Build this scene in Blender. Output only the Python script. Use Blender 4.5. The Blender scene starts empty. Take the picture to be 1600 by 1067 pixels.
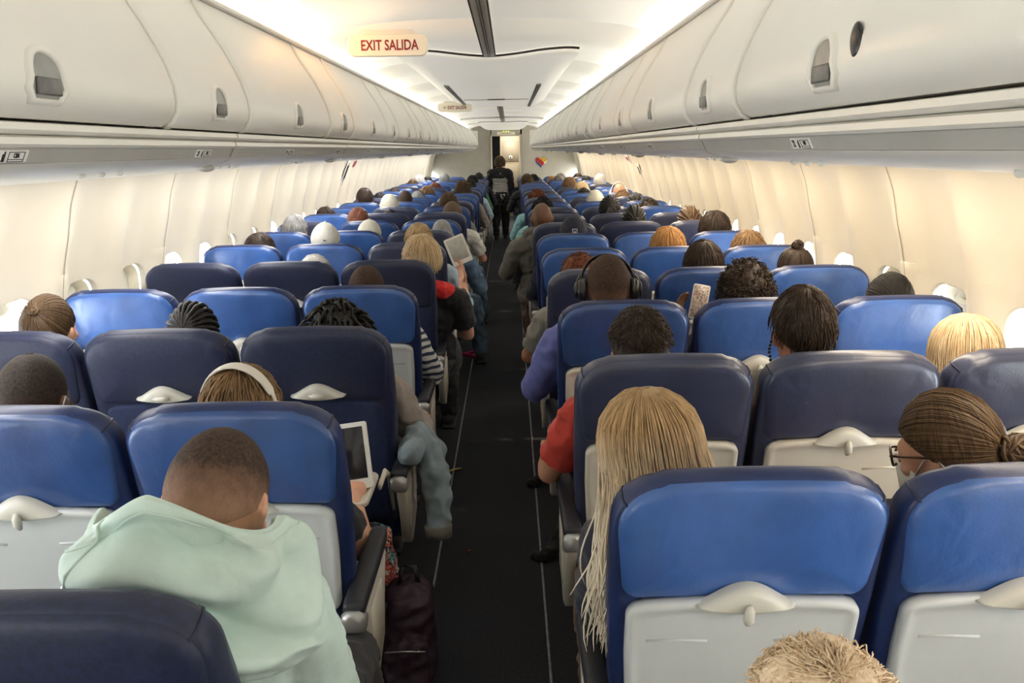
import bpy, bmesh, math, random
from math import sin, cos, pi, sqrt, atan2, radians, exp, tan
from mathutils import Vector, Matrix, Euler
random.seed(7)
SC = bpy.context.scene
COL = SC.collection
# ------------------------------------------------------------------ camera
F_PX, PITCH, ROLL, CX, CZ = 1329.26, 0.2226, -0.0165, 0.1083, 1.6765
def at(px, py, Y):
    """world point on the sight line of a photo pixel at cabin station Y"""
    a = (px-800)/F_PX; b = (533.5-py)/F_PX
    x = a*cos(ROLL)-b*sin(ROLL); u = a*sin(ROLL)+b*cos(ROLL)
    r = (x, cos(PITCH)+u*sin(PITCH), -sin(PITCH)+u*cos(PITCH))
    k = Y/r[1]
    return Vector((CX+r[0]*k, Y, CZ+r[2]*k))
cam = bpy.data.cameras.new('camera'); camo = bpy.data.objects.new('camera', cam); COL.objects.link(camo)
cam.sensor_width = 36; cam.lens = F_PX/1600*36; cam.clip_start = .02
X_ = Vector((1, 0, 0)); U_ = Vector((0, sin(PITCH), cos(PITCH))); Fw = Vector((0, cos(PITCH), -sin(PITCH)))
rt = X_*cos(ROLL)+U_*sin(ROLL); up = -X_*sin(ROLL)+U_*cos(ROLL)
M = Matrix((rt, up, -Fw)).transposed().to_4x4(); M.translation = (CX, 0, CZ)
camo.matrix_world = M
SC.camera = camo
ROWP, YR1, YL0 = 0.8184, 1.3149, 0.9341
def rowY(side, i): return YR1+ROWP*(i-1) if side == 'R' else YL0+ROWP*i
COLX = [0.51, 1.0, 1.49]
# ------------------------------------------------------------------ mesh helpers
class MB:
    def __init__(s): s.v = []; s.f = []
    def add(s, vs, fs):
        o = len(s.v); s.v += [tuple(v) for v in vs]; s.f += [tuple(i+o for i in f) for f in fs]; return s
    def loft(s, rings, closed=True, cap0=True, cap1=True):
        n = len(rings[0]); vs = [p for r in rings for p in r]; fs = []
        for k in range(len(rings)-1):
            for i in range(n if closed else n-1):
                j = (i+1) % n
                fs.append((k*n+i, k*n+j, (k+1)*n+j, (k+1)*n+i))
        if cap0: fs.append(tuple(range(n-1, -1, -1)))
        if cap1: fs.append(tuple((len(rings)-1)*n+i for i in range(n)))
        return s.add(vs, fs)
    def tube(s, path, rad, n=8, caps=True, flat=None):
        P = [Vector(p) for p in path]; m = len(P)
        if not hasattr(rad, '__len__'): rad = [rad]*m
        T = [(P[min(i+1, m-1)]-P[max(i-1, 0)]).normalized() for i in range(m)]
        a = Vector((0, 0, 1)) if abs(T[0].z) < .9 else Vector((1, 0, 0))
        N = (a-T[0]*a.dot(T[0])).normalized(); rings = []
        for i in range(m):
            N = N-T[i]*N.dot(T[i])
            if N.length < 1e-6: N = T[i].orthogonal()
            N.normalize(); B = T[i].cross(N); r = rad[i]
            rings.append([P[i]+(N*cos(2*pi*k/n)+B*sin(2*pi*k/n)*(flat or 1))*r for k in range(n)])
        return s.loft(rings, True, caps, caps)
    def caps_tube(s, path, rad, n=14):
        """tube with rounded ends, for limbs"""
        s.tube(path, rad, n)
        s.ell(path[0], (rad[0],)*3, n=n, m=8); s.ell(path[-1], (rad[-1],)*3, n=n, m=8); return s
    def ell(s, c, r, rot=None, n=20, m=12):
        vs = [(0, 0, 1)]; fs = []
        for j in range(1, m):
            t = pi*j/m
            for i in range(n): vs.append((sin(t)*cos(2*pi*i/n), sin(t)*sin(2*pi*i/n), cos(t)))
        vs.append((0, 0, -1)); L = len(vs)-1
        for i in range(n): fs.append((0, 1+i, 1+(i+1) % n)); fs.append((L, L-n+(i+1) % n, L-n+i))
        for j in range(m-2):
            for i in range(n):
                a = 1+j*n+i; b = 1+j*n+(i+1) % n; fs.append((a, a+n, b+n, b))
        R = rot if rot is not None else Matrix.Identity(3); c = Vector(c)
        return s.add([c+R@Vector((v[0]*r[0], v[1]*r[1], v[2]*r[2])) for v in vs], fs)
    def rbox(s, c, size, bev=.01, seg=3, rot=None):
        bm = bmesh.new(); bmesh.ops.create_cube(bm, size=1)
        for v in bm.verts: v.co = Vector((v.co.x*size[0], v.co.y*size[1], v.co.z*size[2]))
        if bev > 0: bmesh.ops.bevel(bm, geom=bm.edges[:], offset=min(bev, min(size)*.49), segments=seg, profile=.5, affect='EDGES')
        R = rot if rot is not None else Matrix.Identity(3); c = Vector(c)
        bm.verts.index_update()
        s.add([c+R@v.co for v in bm.verts], [[v.index for v in f.verts] for f in bm.faces]); bm.free(); return s
    def xf(s, fn): s.v = [tuple(fn(Vector(v))) for v in s.v]; return s
    def mesh(s, name, mat=None, smooth=True):
        me = bpy.data.meshes.new(name); me.from_pydata(s.v, [], s.f); me.update()
        if smooth:
            me.polygons.foreach_set('use_smooth', [True]*len(me.polygons))
        if mat: me.materials.append(mat)
        return me
    def build(s, name, mat, parent=None, smooth=True, sharp=None):
        me = s.mesh(name, mat, smooth)
        bm = bmesh.new(); bm.from_mesh(me); bmesh.ops.recalc_face_normals(bm, faces=bm.faces[:]); bm.to_mesh(me); bm.free()
        if sharp:
            try: me.set_sharp_from_angle(angle=radians(sharp))
            except Exception: pass
        return link(name, me, parent)
def link(name, me, parent=None):
    o = bpy.data.objects.new(name, me); COL.objects.link(o)
    if parent is not None: o.parent = parent
    return o
def tag(o, label=None, cat=None, group=None, kind=None):
    if label: o['label'] = label
    if cat: o['category'] = cat
    if group: o['group'] = group
    if kind: o['kind'] = kind
    return o
def empty(name, loc=(0, 0, 0), rz=0):
    o = bpy.data.objects.new(name, None); COL.objects.link(o); o.location = loc; o.rotation_euler.z = rz
    o.empty_display_size = .1; return o
def paint(o, mat):
    if not o.material_slots: o.data.materials.append(mat); return
    o.material_slots[0].link = 'OBJECT'; o.material_slots[0].material = mat
def copy_tree(root):
    """the thing, its parts and sub-parts copied with obj.copy(); mesh data shared"""
    r = root.copy(); COL.objects.link(r)
    for ch in list(root.children):
        c = ch.copy(); COL.objects.link(c); c.parent = r
        for g in list(ch.children):
            d = g.copy(); COL.objects.link(d); d.parent = c
    return r
def remesh(mb, voxel, smooth=3, fac=.5):
    me = mb.mesh('tmp'); o = bpy.data.objects.new('tmp', me); COL.objects.link(o)
    m = o.modifiers.new('r', 'REMESH'); m.mode = 'VOXEL'; m.voxel_size = voxel; m.use_smooth_shade = True
    if smooth: q = o.modifiers.new('s', 'SMOOTH'); q.factor = fac; q.iterations = smooth
    bpy.context.view_layer.update()
    dg = bpy.context.evaluated_depsgraph_get()
    out = bpy.data.meshes.new_from_object(o.evaluated_get(dg))
    bpy.data.objects.remove(o); bpy.data.meshes.remove(me)
    out.polygons.foreach_set('use_smooth', [True]*len(out.polygons))
    return out
def solid(mb, t): return mb
# ------------------------------------------------------------------ materials
def newmat(name):
    m = bpy.data.materials.new(name); m.use_nodes = True
    return m, m.node_tree.nodes, m.node_tree.links, m.node_tree.nodes['Principled BSDF']
def mat(name, col, rough=.5, metal=0, nscale=0, nvar=.0, bump=0, bscale=80, bdist=.002, spec=.5, sheen=0, coat=0, sss=0, big=0, bigscale=4):
    m, N, L, P = newmat(name)
    P.inputs['Base Color'].default_value = (*col, 1); P.inputs['Roughness'].default_value = rough
    P.inputs['Metallic'].default_value = metal; P.inputs['Specular IOR Level'].default_value = spec
    if sheen: P.inputs['Sheen Weight'].default_value = sheen
    if coat: P.inputs['Coat Weight'].default_value = coat; P.inputs['Coat Roughness'].default_value = .25
    if sss: P.inputs['Subsurface Weight'].default_value = sss; P.inputs['Subsurface Radius'].default_value = (.02, .008, .004); P.inputs['Subsurface Scale'].default_value = .3
    tc = N.new('ShaderNodeTexCoord')
    if nscale:
        n = N.new('ShaderNodeTexNoise'); n.inputs['Scale'].default_value = nscale; n.inputs['Detail'].default_value = 4
        L.new(tc.outputs['Object'], n.inputs['Vector'])
        r = N.new('ShaderNodeValToRGB'); r.color_ramp.elements[0].position = .3; r.color_ramp.elements[1].position = .72
        r.color_ramp.elements[0].color = (*[c*(1-nvar) for c in col], 1); r.color_ramp.elements[1].color = (*[min(1, c*(1+nvar)) for c in col], 1)
        L.new(n.outputs['Fac'], r.inputs['Fac']); L.new(r.outputs['Color'], P.inputs['Base Color'])
    prev = None
    if bump:
        n2 = N.new('ShaderNodeTexNoise'); n2.inputs['Scale'].default_value = bscale; n2.inputs['Detail'].default_value = 3
        L.new(tc.outputs['Object'], n2.inputs['Vector'])
        b = N.new('ShaderNodeBump'); b.inputs['Strength'].default_value = bump; b.inputs['Distance'].default_value = bdist
        L.new(n2.outputs['Fac'], b.inputs['Height']); prev = b
    if big:
        n3 = N.new('ShaderNodeTexNoise'); n3.inputs['Scale'].default_value = bigscale; n3.inputs['Detail'].default_value = 2
        n3.inputs['Distortion'].default_value = .6
        L.new(tc.outputs['Object'], n3.inputs['Vector'])
        b2 = N.new('ShaderNodeBump'); b2.inputs['Strength'].default_value = big; b2.inputs['Distance'].default_value = .02
        L.new(n3.outputs['Fac'], b2.inputs['Height'])
        if prev: L.new(prev.outputs['Normal'], b2.inputs['Normal'])
        prev = b2
    if prev: L.new(prev.outputs['Normal'], P.inputs['Normal'])
    return m
def emit(name, col, s):
    m, N, L, P = newmat(name); P.inputs['Base Color'].default_value = (*col, 1)
    P.inputs['Emission Color'].default_value = (*col, 1); P.inputs['Emission Strength'].default_value = s; return m
def hairmat(name, dark, light, fuzzy=False, rough=.38):
    m, N, L, P = newmat(name); P.inputs['Roughness'].default_value = rough; P.inputs['Specular IOR Level'].default_value = .28
    tc = N.new('ShaderNodeTexCoord'); sx = N.new('ShaderNodeSeparateXYZ'); L.new(tc.outputs['Object'], sx.inputs[0])
    n = N.new('ShaderNodeTexNoise'); n.inputs['Detail'].default_value = 5; n.inputs['Roughness'].default_value = .65
    if fuzzy:
        n.inputs['Scale'].default_value = 170; L.new(tc.outputs['Object'], n.inputs['Vector'])
    else:
        at2 = N.new('ShaderNodeMath'); at2.operation = 'ARCTAN2'; L.new(sx.outputs['X'], at2.inputs[0]); L.new(sx.outputs['Y'], at2.inputs[1])
        cb = N.new('ShaderNodeCombineXYZ'); mu = N.new('ShaderNodeMath'); mu.operation = 'MULTIPLY'; mu.inputs[1].default_value = 9
        L.new(at2.outputs[0], mu.inputs[0]); L.new(mu.outputs[0], cb.inputs['X'])
        mz = N.new('ShaderNodeMath'); mz.operation = 'MULTIPLY'; mz.inputs[1].default_value = 5; L.new(sx.outputs['Z'], mz.inputs[0]); L.new(mz.outputs[0], cb.inputs['Z'])
        n.inputs['Scale'].default_value = 3.2; L.new(cb.outputs[0], n.inputs['Vector'])
    r = N.new('ShaderNodeValToRGB'); r.color_ramp.elements[0].position = .33; r.color_ramp.elements[1].position = .68
    r.color_ramp.elements[0].color = (*dark, 1); r.color_ramp.elements[1].color = (*light, 1)
    L.new(n.outputs['Fac'], r.inputs['Fac']); L.new(r.outputs['Color'], P.inputs['Base Color'])
    b = N.new('ShaderNodeBump'); b.inputs['Strength'].default_value = .5; b.inputs['Distance'].default_value = .004
    L.new(n.outputs['Fac'], b.inputs['Height']); L.new(b.outputs['Normal'], P.inputs['Normal'])
    return m
def hairgrad(m, zlo, zhi, col, amt=1.0):
    """blend a hair material to another tone below zlo (about the head centre)"""
    N, L = m.node_tree.nodes, m.node_tree.links; P = N['Principled BSDF']; src = P.inputs['Base Color'].links[0].from_socket
    tc = N.new('ShaderNodeTexCoord'); sx = N.new('ShaderNodeSeparateXYZ'); L.new(tc.outputs['Object'], sx.inputs[0])
    nz = N.new('ShaderNodeTexNoise'); nz.inputs['Scale'].default_value = 45; L.new(tc.outputs['Object'], nz.inputs['Vector'])
    ad = N.new('ShaderNodeMath'); ad.operation = 'MULTIPLY_ADD'; ad.inputs[1].default_value = .05; L.new(nz.outputs['Fac'], ad.inputs[0]); L.new(sx.outputs['Z'], ad.inputs[2])
    mr = N.new('ShaderNodeMapRange'); mr.inputs['From Min'].default_value = zlo+.025; mr.inputs['From Max'].default_value = zhi+.025; mr.inputs['To Min'].default_value = amt; mr.inputs['To Max'].default_value = 0
    L.new(ad.outputs[0], mr.inputs['Value']); mx = N.new('ShaderNodeMix'); mx.data_type = 'RGBA'; L.new(mr.outputs[0], mx.inputs['Factor']); L.new(src, mx.inputs['A']); mx.inputs['B'].default_value = (*col, 1)
    L.new(mx.outputs['Result'], P.inputs['Base Color']); return m
def rampmat(name, kind, scale, stops, rough=.8, axis_rot=None, dist=0):
    """banded / patchy cloth print"""
    m, N, L, P = newmat(name); P.inputs['Roughness'].default_value = rough
    tc = N.new('ShaderNodeTexCoord'); mp = N.new('ShaderNodeMapping'); L.new(tc.outputs['Object'], mp.inputs[0])
    if axis_rot: mp.inputs['Rotation'].default_value = axis_rot
    if kind == 'wave':
        t = N.new('ShaderNodeTexWave'); t.wave_type = 'BANDS'; t.bands_direction = 'Z'; t.inputs['Scale'].default_value = scale; t.inputs['Distortion'].default_value = dist
        o = t.outputs['Fac']
    else:
        t = N.new('ShaderNodeTexVoronoi'); t.inputs['Scale'].default_value = scale
        nz = N.new('ShaderNodeTexNoise'); nz.inputs['Scale'].default_value = scale*1.5; L.new(mp.outputs[0], nz.inputs['Vector'])
        mx = N.new('ShaderNodeMix'); mx.data_type = 'RGBA'; mx.inputs['Factor'].default_value = .12
        L.new(mp.outputs[0], mx.inputs['A']); L.new(nz.outputs['Color'], mx.inputs['B']); L.new(mx.outputs['Result'], t.inputs['Vector'])
        s2 = N.new('ShaderNodeSeparateColor'); L.new(t.outputs['Color'], s2.inputs[0]); o = s2.outputs[0]
    if kind == 'wave': L.new(mp.outputs[0], t.inputs['Vector'])
    r = N.new('ShaderNodeValToRGB'); r.color_ramp.interpolation = 'CONSTANT'
    while len(r.color_ramp.elements) < len(stops): r.color_ramp.elements.new(.5)
    for e, (p, c) in zip(r.color_ramp.elements, stops): e.position = p; e.color = (*c, 1)
    L.new(o, r.inputs['Fac']); L.new(r.outputs['Color'], P.inputs['Base Color']); return m
def srgb(r, g, b):
    f = lambda c: c/12.92 if c <= .04045 else ((c+.055)/1.055)**2.4
    return (f(r/255), f(g/255), f(b/255))
MT = {}
MT['royal'] = mat('blue_leather_lit', (.042, .118, .37), .34, coat=.4, nscale=6, nvar=.2, bump=.25, bscale=160, big=.3, bigscale=9)  # cover leather in lit to shaded tones, light painted into the colour
MT['mid'] = mat('blue_leather_half_lit', (.028, .075, .24), .34, coat=.35, nscale=6, nvar=.2, bump=.25, bscale=160, big=.3, bigscale=9)
MT['slate'] = mat('slate_leather_dim_lit', (.036, .044, .09), .36, coat=.3, nscale=6, nvar=.15, bump=.25, bscale=160, big=.25, bigscale=8)
MT['navy'] = mat('navy_leather_shaded', (.012, .018, .055), .5, nscale=90, nvar=.25, bump=.2, bscale=220)
MT['rim'] = mat('navy_rim_leather', (.012, .026, .1), .38, nscale=8, nvar=.2, bump=.2, bscale=180)
MT['cloth_navy'] = mat('navy_cushion_cloth', (.012, .022, .075), .8, nscale=60, nvar=.2, bump=.3, bscale=300)
MT['grey'] = mat('cool_grey_plastic', (.56, .59, .6), .42, nscale=3, nvar=.05, bump=.1, bscale=300)
MT['beige'] = mat('warm_beige_plastic', (.6, .56, .48), .42, nscale=3, nvar=.05, bump=.1, bscale=300)
MT['latch'] = mat('pale_latch_plastic', (.58, .57, .51), .35, nscale=4, nvar=.04)
MT['pad'] = mat('black_armrest_vinyl', (.012, .014, .02), .5, nscale=50, nvar=.2, bump=.2, bscale=200)
MT['metal'] = mat('brushed_grey_metal', (.42, .42, .42), .35, .6, nscale=20, nvar=.1)
MT['frame'] = mat('dark_seat_frame', (.06, .06, .065), .45, .5, nscale=20, nvar=.2)
MT['shell'] = mat('warm_white_shell', (.8, .775, .715), .3, nscale=2, nvar=.03, bump=.05, bscale=200)
MT['wall'] = mat('cream_sidewall', (.66, .61, .5), .42, nscale=2, nvar=.04, bump=.05, bscale=200)
MT['ceil'] = mat('ceiling_white_glow', (.74, .72, .64), .3, nscale=1.5, nvar=.03)
q_ = MT['ceil'].node_tree.nodes['Principled BSDF']; q_.inputs['Emission Color'].default_value = (1, .96, .86, 1); q_.inputs['Emission Strength'].default_value = .25  # faint glow added as cabin fill; the panels are no lamps
MT['trim'] = mat('grey_trim', (.3, .3, .28), .4, .2, nscale=10, nvar=.08)
MT['psu'] = mat('service_strip_grey', (.45, .44, .41), .35, .1, nscale=8, nvar=.06)
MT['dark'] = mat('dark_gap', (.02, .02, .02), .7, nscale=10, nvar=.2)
MT['gapbrown'] = mat('panel_gap_brown', (.16, .12, .08), .8, nscale=10, nvar=.2)
MT['paddle'] = mat('latch_paddle_grey', (.13, .13, .125), .4, nscale=30, nvar=.3)
MT['recess'] = mat('latch_recess_grey', (.3, .3, .28), .35, .1, nscale=12, nvar=.2)
MT['carpet'] = mat('charcoal_carpet', (.018, .019, .024), .95, nscale=140, nvar=.6, bump=.5, bscale=500)
MT['track'] = mat('aisle_track', (.2, .21, .25), .4, .3, nscale=30, nvar=.3)
MT['bulk'] = mat('grey_bulkhead', (.34, .31, .25), .5, nscale=5, nvar=.06)
MT['bulk2'] = mat('beige_bulkhead', (.55, .5, .4), .5, nscale=5, nvar=.06)
MT['curtain'] = mat('dark_curtain', (.02, .022, .025), .8, nscale=12, nvar=.3)
MT['white'] = mat('white_plastic', (.78, .78, .74), .35, nscale=6, nvar=.04)
MT['red'] = mat('sign_red', (.3, .02, .02), .5, nscale=20, nvar=.1)
MT['black'] = mat('black_print', (.02, .02, .02), .5, nscale=20, nvar=.1)
MT['shade'] = mat('window_shade', (.55, .53, .47), .5, nscale=8, nvar=.05)
MT['blackplastic'] = mat('black_plastic', (.012, .012, .014), .32, nscale=20, nvar=.2)
SKIN = {'fair': mat('fair_skin', (.62, .33, .22), .5, nscale=14, nvar=.12, sss=.15), 'tan': mat('tan_skin', (.45, .23, .14), .5, nscale=14, nvar=.12, sss=.12),
        'brown': mat('brown_skin', (.16, .075, .042), .48, nscale=14, nvar=.15, sss=.08), 'deep': mat('deep_brown_skin', (.07, .034, .022), .45, nscale=14, nvar=.15, sss=.05)}
HAIR = {'black': hairmat('black_hair', (.004, .004, .004), (.03, .027, .025)), 'dark': hairmat('dark_brown_hair', (.012, .008, .006), (.075, .048, .032)),
        'brown': hairmat('brown_hair', (.035, .02, .01), (.2, .12, .062)), 'light': hairmat('light_brown_hair', (.1, .055, .025), (.38, .23, .11)),
        'blonde': hairmat('blonde_hair', (.4, .26, .12), (.9, .74, .5)), 'goldblonde': hairmat('honey_blonde_hair', (.25, .15, .06), (.8, .58, .33)),
        'red': hairmat('red_hair', (.07, .018, .008), (.3, .1, .045)), 'orange': hairmat('ginger_hair', (.26, .11, .03), (.75, .42, .16)),
        'grey': hairmat('grey_hair', (.13, .13, .13), (.5, .49, .47)), 'white': hairmat('white_hair', (.45, .43, .4), (.85, .83, .8)),
        'buzz': hairmat('buzzed_brown_hair', (.018, .010, .006), (.085, .048, .03), True, .7), 'buzzblack': hairmat('buzzed_black_hair', (.008, .006, .005), (.05, .035, .026), True, .7),
        'fuzz': hairmat('fuzzy_black_hair', (.004, .004, .004), (.03, .026, .023), True, .6), 'straw': hairmat('strawberry_blonde_hair', (.66, .45, .27), (.95, .8, .6), True, .5)}
HAIR['buzzfade'] = hairgrad(hairmat('faded_buzz_hair', (.022, .013, .009), (.085, .05, .034), True, .75), -.055, .05, (.42, .23, .15), .85)
HAIR['buzz'] = hairgrad(HAIR['buzz'], -.085, .0, (.3, .16, .1), .75)
HAIR['buzzblack'] = hairgrad(HAIR['buzzblack'], -.07, .03, (.15, .075, .042), .75)
HAIR['longblonde'] = hairgrad(hairmat('long_blonde_hair', (.16, .085, .032), (.8, .55, .3)), -.15, .07, (.86, .77, .62), .9)
def clothmat(name, c, rough=.85): return mat(name, c, rough, nscale=12, nvar=.1, bump=.35, bscale=260, bdist=.001, sheen=.1, big=.5, bigscale=11)
CL = {n: clothmat(n+'_cloth', c) for n, c in {'mint': (.57, .71, .65), 'red': (.42, .03, .015), 'periwinkle': (.11, .13, .36), 'grey': (.22, .22, .2), 'olive_grey': (.14, .13, .105),
      'taupe': (.26, .22, .19), 'black': (.01, .01, .011), 'navy': (.015, .018, .035), 'white': (.66, .65, .6), 'denim': (.1, .17, .26), 'teal': (.25, .5, .5), 'cream': (.62, .6, .5),
      'green': (.03, .16, .05), 'brown': (.13, .08, .05), 'charcoal': (.03, .03, .034), 'lightblue': (.4, .52, .62), 'scarlet': (.62, .02, .02), 'purple_dark': (.03, .012, .025)}.items()}
CL['stripe'] = rampmat('striped_cloth', 'wave', 9, [(0, (.03, .05, .1)), (.42, (.6, .62, .6))], dist=2.5)
CL['stripe2'] = rampmat('fine_striped_cloth', 'wave', 11, [(0, (.02, .02, .025)), (.4, (.62, .6, .55))])
CL['floral'] = rampmat('floral_cloth', 'vor', 38, [(0, (.01, .012, .025)), (.45, (.5, .05, .04)), (.62, (.6, .55, .48)), (.76, (.1, .38, .4)), (.88, (.65, .25, .18))])
CL['suede'] = CL['taupe']
# ------------------------------------------------------------------ fuselage
YA, YB = -5.2, 20.5
WPROF = [(0, 1.60), (.3, 1.69), (.6, 1.75), (.9, 1.775), (1.15, 1.76), (1.35, 1.712), (1.5, 1.655), (1.62, 1.585), (1.75, 1.48), (1.9, 1.3)]
def wallx(z):
    for (a, xa), (b, xb) in zip(WPROF, WPROF[1:]):
        if z <= b:
            t = (z-a)/(b-a); return xa+(xb-xa)*t
    return WPROF[-1][1]
# smooth version of the profile
def wx(z): return (wallx(max(0, z-.12))+2*wallx(z)+wallx(min(1.9, z+.12)))/4
WY0, WP = 3.65, .508                      # window pitch
WZ, WHW, WHH = .955, .135, .195
def rrect(hw, hh, r, n=8):
    pts = []
    for cxs, cys, a0 in ((hw-r, hh-r, 0), (-hw+r, hh-r, 90), (-hw+r, -hh+r, 180), (hw-r, -hh+r, 270)):
        for k in range(n+1):
            a = radians(a0+90*k/n); pts.append((cxs+r*cos(a), cys+r*sin(a)))
    return pts
def build_wall(side):
    sg = -1 if side == 'left' else 1
    mb = MB()
    def P(y, z):
        k = (y-WY0)/WP
        fr = k-round(k)                                  # -.5 .. .5 , 0 at a window
        rib = .062*min(1, 1.25*sin(pi*fr)**6)
        seam = (round(k*1000) % 2000)/1000.0              # panel seams between every second pair of windows
        ks = (y-(WY0-WP/2))/(2*WP); d = abs(ks-round(ks))*2*WP
        g = -.014*max(0, 1-d/.006)
        fade = max(0, min(1, (1.66-z)/.3))
        x = wx(z)-rib*fade*.9-g
        return (sg*x, y, z)
    k0 = int(math.floor((YA-WY0)/WP)); k1 = int(math.ceil((YB-WY0)/WP))
    fracs = [-.5, -.488, -.476, -.42, -.36, -.3, -.2, -.1, 0, .1, .2, .3, .36, .42, .476, .488, .5]
    for k in range(k0, k1+1):
        yc = WY0+k*WP
        ys = [yc+f*WP for f in fracs]
        def strip(zs):
            vs = [P(y, z) for z in zs for y in ys]; n = len(ys)
            mb.add(vs, [(j*n+i, j*n+i+1, (j+1)*n+i+1, (j+1)*n+i) for j in range(len(zs)-1) for i in range(n-1)])
        strip([0, .15, .3, .45, .6, .7]); strip([1.21, 1.25, 1.3, 1.36, 1.42, 1.48, 1.54, 1.6, 1.66, 1.72, 1.8, 1.9])
        hole = rrect(WHW, WHH, .085); n = len(hole)
        W2, H2 = WP/2, .255; q1 = []
        for sx, sz in ((1, 1), (-1, 1), (-1, -1), (1, -1)):
            arc = []
            for i in range(9):
                if i <= 4: arc.append((W2, .11+(H2-.11)*i/4))
                else: arc.append((W2-(W2-.05)*(i-4)/4, H2))
            if sx*sz < 0: arc.reverse()
            q1 += [(sx*u, sz*v) for u, v in arc]
        outer = q1
        tuck = [(sg*(wx(WZ+oz)+.03), yc+oy*1.04, WZ+oz*1.06) for oy, oz in outer]
        rings = []
        mb.loft([tuck, [P(yc+oy, WZ+oz) for oy, oz in outer]], True, False, False)
        for t in (0, .25, .5, .75, .92, 1):
            ring = []
            for (hy, hz), (oy, oz) in zip(hole, outer):
                y = yc+oy*(1-t)+hy*t; z = WZ+oz*(1-t)+hz*t
                ring.append(P(y, z))
            rings.append(ring)
        # rolled edge into the reveal
        r2 = [(sg*(wx(WZ+hz)+.012), yc+hy*.985, WZ+hz*.985) for hy, hz in hole]
        rings.append(r2)
        mb.loft(rings, True, False, False)
    o = mb.build('wall_'+side, MT['wall']); tag(o, kind='structure')
    for k in range(k0, k1+1):
        if k % 2: continue
        ysm = WY0+k*WP-WP/2; gp = MB(); zs = [.3+.06*i for i in range(24)]
        rows = []
        for z in zs:
            x = P(ysm+.02, z)[0]-sg*.002
            rows.append([(x, ysm-.0022, z), (x, ysm+.0022, z)])
        gp.loft(rows, False, False, False); gp.build('panel_gap', MT['gapbrown'], o, smooth=False)
    return o
build_wall('left'); build_wall('right')
# windows
def window_proto():
    r = MB(); hole = rrect(WHW*.985, WHH*.985, .08); inner = rrect(.112, .17, .07)
    r.loft([[(0.012, y, z) for y, z in hole], [(.045, y*.95, z*.95) for y, z in hole], [(.06, y, z) for y, z in inner], [(.075, y, z) for y, z in inner]], True, False, False)
    g = MB(); g.add([(.068, y, z) for y, z in inner], [tuple(range(len(inner)))])
    s = MB(); s.loft([[(.064, y, z) for y, z in inner], [(.058, y*.99, z*.99) for y, z in inner]]); s.rbox((.054, 0, -.12), (.012, .12, .02), .004)
    return r.mesh('window_frame', MT['wall']), g.mesh('window_pane', None), s.mesh('window_shade', MT['shade'])
m, N, L, P = newmat('window_glass')
tr = N.new('ShaderNodeBsdfTransparent'); gl = N.new('ShaderNodeBsdfGlossy'); mx = N.new('ShaderNodeMixShader'); mx.inputs[0].default_value = .06; gl.inputs['Roughness'].default_value = .05
L.new(tr.outputs[0], mx.inputs[1]); L.new(gl.outputs[0], mx.inputs[2]); L.new(mx.outputs[0], N['Material Output'].inputs[0]); MT['glass'] = m
wf, wg, wsh = window_proto(); wg.materials.append(MT['glass'])
wn = 1
CLOSED = {('left', 0), ('left', 1), ('left', 4), ('left', 5), ('left', 9), ('left', 10), ('right', 0), ('right', 6), ('right', 7), ('left', 15), ('left', 18), ('right', 13), ('right', 17)}
for side, sg in (('left', -1), ('right', 1)):
    for k in range(-17, 33):
        yc = WY0+k*WP
        root = empty('window_%d' % wn, (sg*wx(WZ), yc, WZ), 0 if sg > 0 else pi); wn += 1
        tag(root, kind='structure')
        link('window_frame', wf, root); link('window_pane', wg, root)
        s = link('window_shade', wsh, root)
        if (side, k) not in CLOSED: s.location.z = .30+random.choice([0, 0, -.05])

# floor
mb = MB(); n = 24
ys = [YA+(YB+2-YA)*i/n for i in range(n+1)]
mb.add([(x, y, 0) for y in ys for x in (-1.62, -.3, .3, 1.62)], [(j*4+i, j*4+i+1, (j+1)*4+i+1, (j+1)*4+i) for j in range(n) for i in range(3)])
tag(mb.build('floor', MT['carpet'], smooth=False), kind='structure')
for sg in (-1, 1):
    mb = MB(); mb.rbox((sg*.217, (YA+18)/2, .0025), (.011, 18-YA, .005), .002, 1)
    tag(mb.build('trim_%d' % (1 if sg < 0 else 2), MT['track']), kind='structure')
mb = MB(); mb.rbox((0, 10.9, .003), (.42, .22, .006), .002, 1)
tag(mb.build('trim_3', mat('worn_carpet_strip', (.035, .035, .04), .9, nscale=120, nvar=.4)), kind='structure')
# back wall behind the camera
mb = MB(); mb.rbox((0, YA-.03, 1.1), (3.6, .05, 2.4), .005, 1); tag(mb.build('wall_back', MT['bulk2']), kind='structure')
# crown skin over the bins so no daylight leaks
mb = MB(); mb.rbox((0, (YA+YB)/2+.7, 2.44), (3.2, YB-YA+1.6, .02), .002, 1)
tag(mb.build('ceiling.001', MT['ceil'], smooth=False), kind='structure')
for sg, sd in ((-1, 'left'), (1, 'right')):
    mb = MB(); mb.rbox((sg*1.475, (YA+YB)/2, 2.1), (.02, YB-YA, .7), .002, 1)
    tag(mb.build('wall_%s.001' % sd, MT['wall'], smooth=False), kind='structure')
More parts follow.
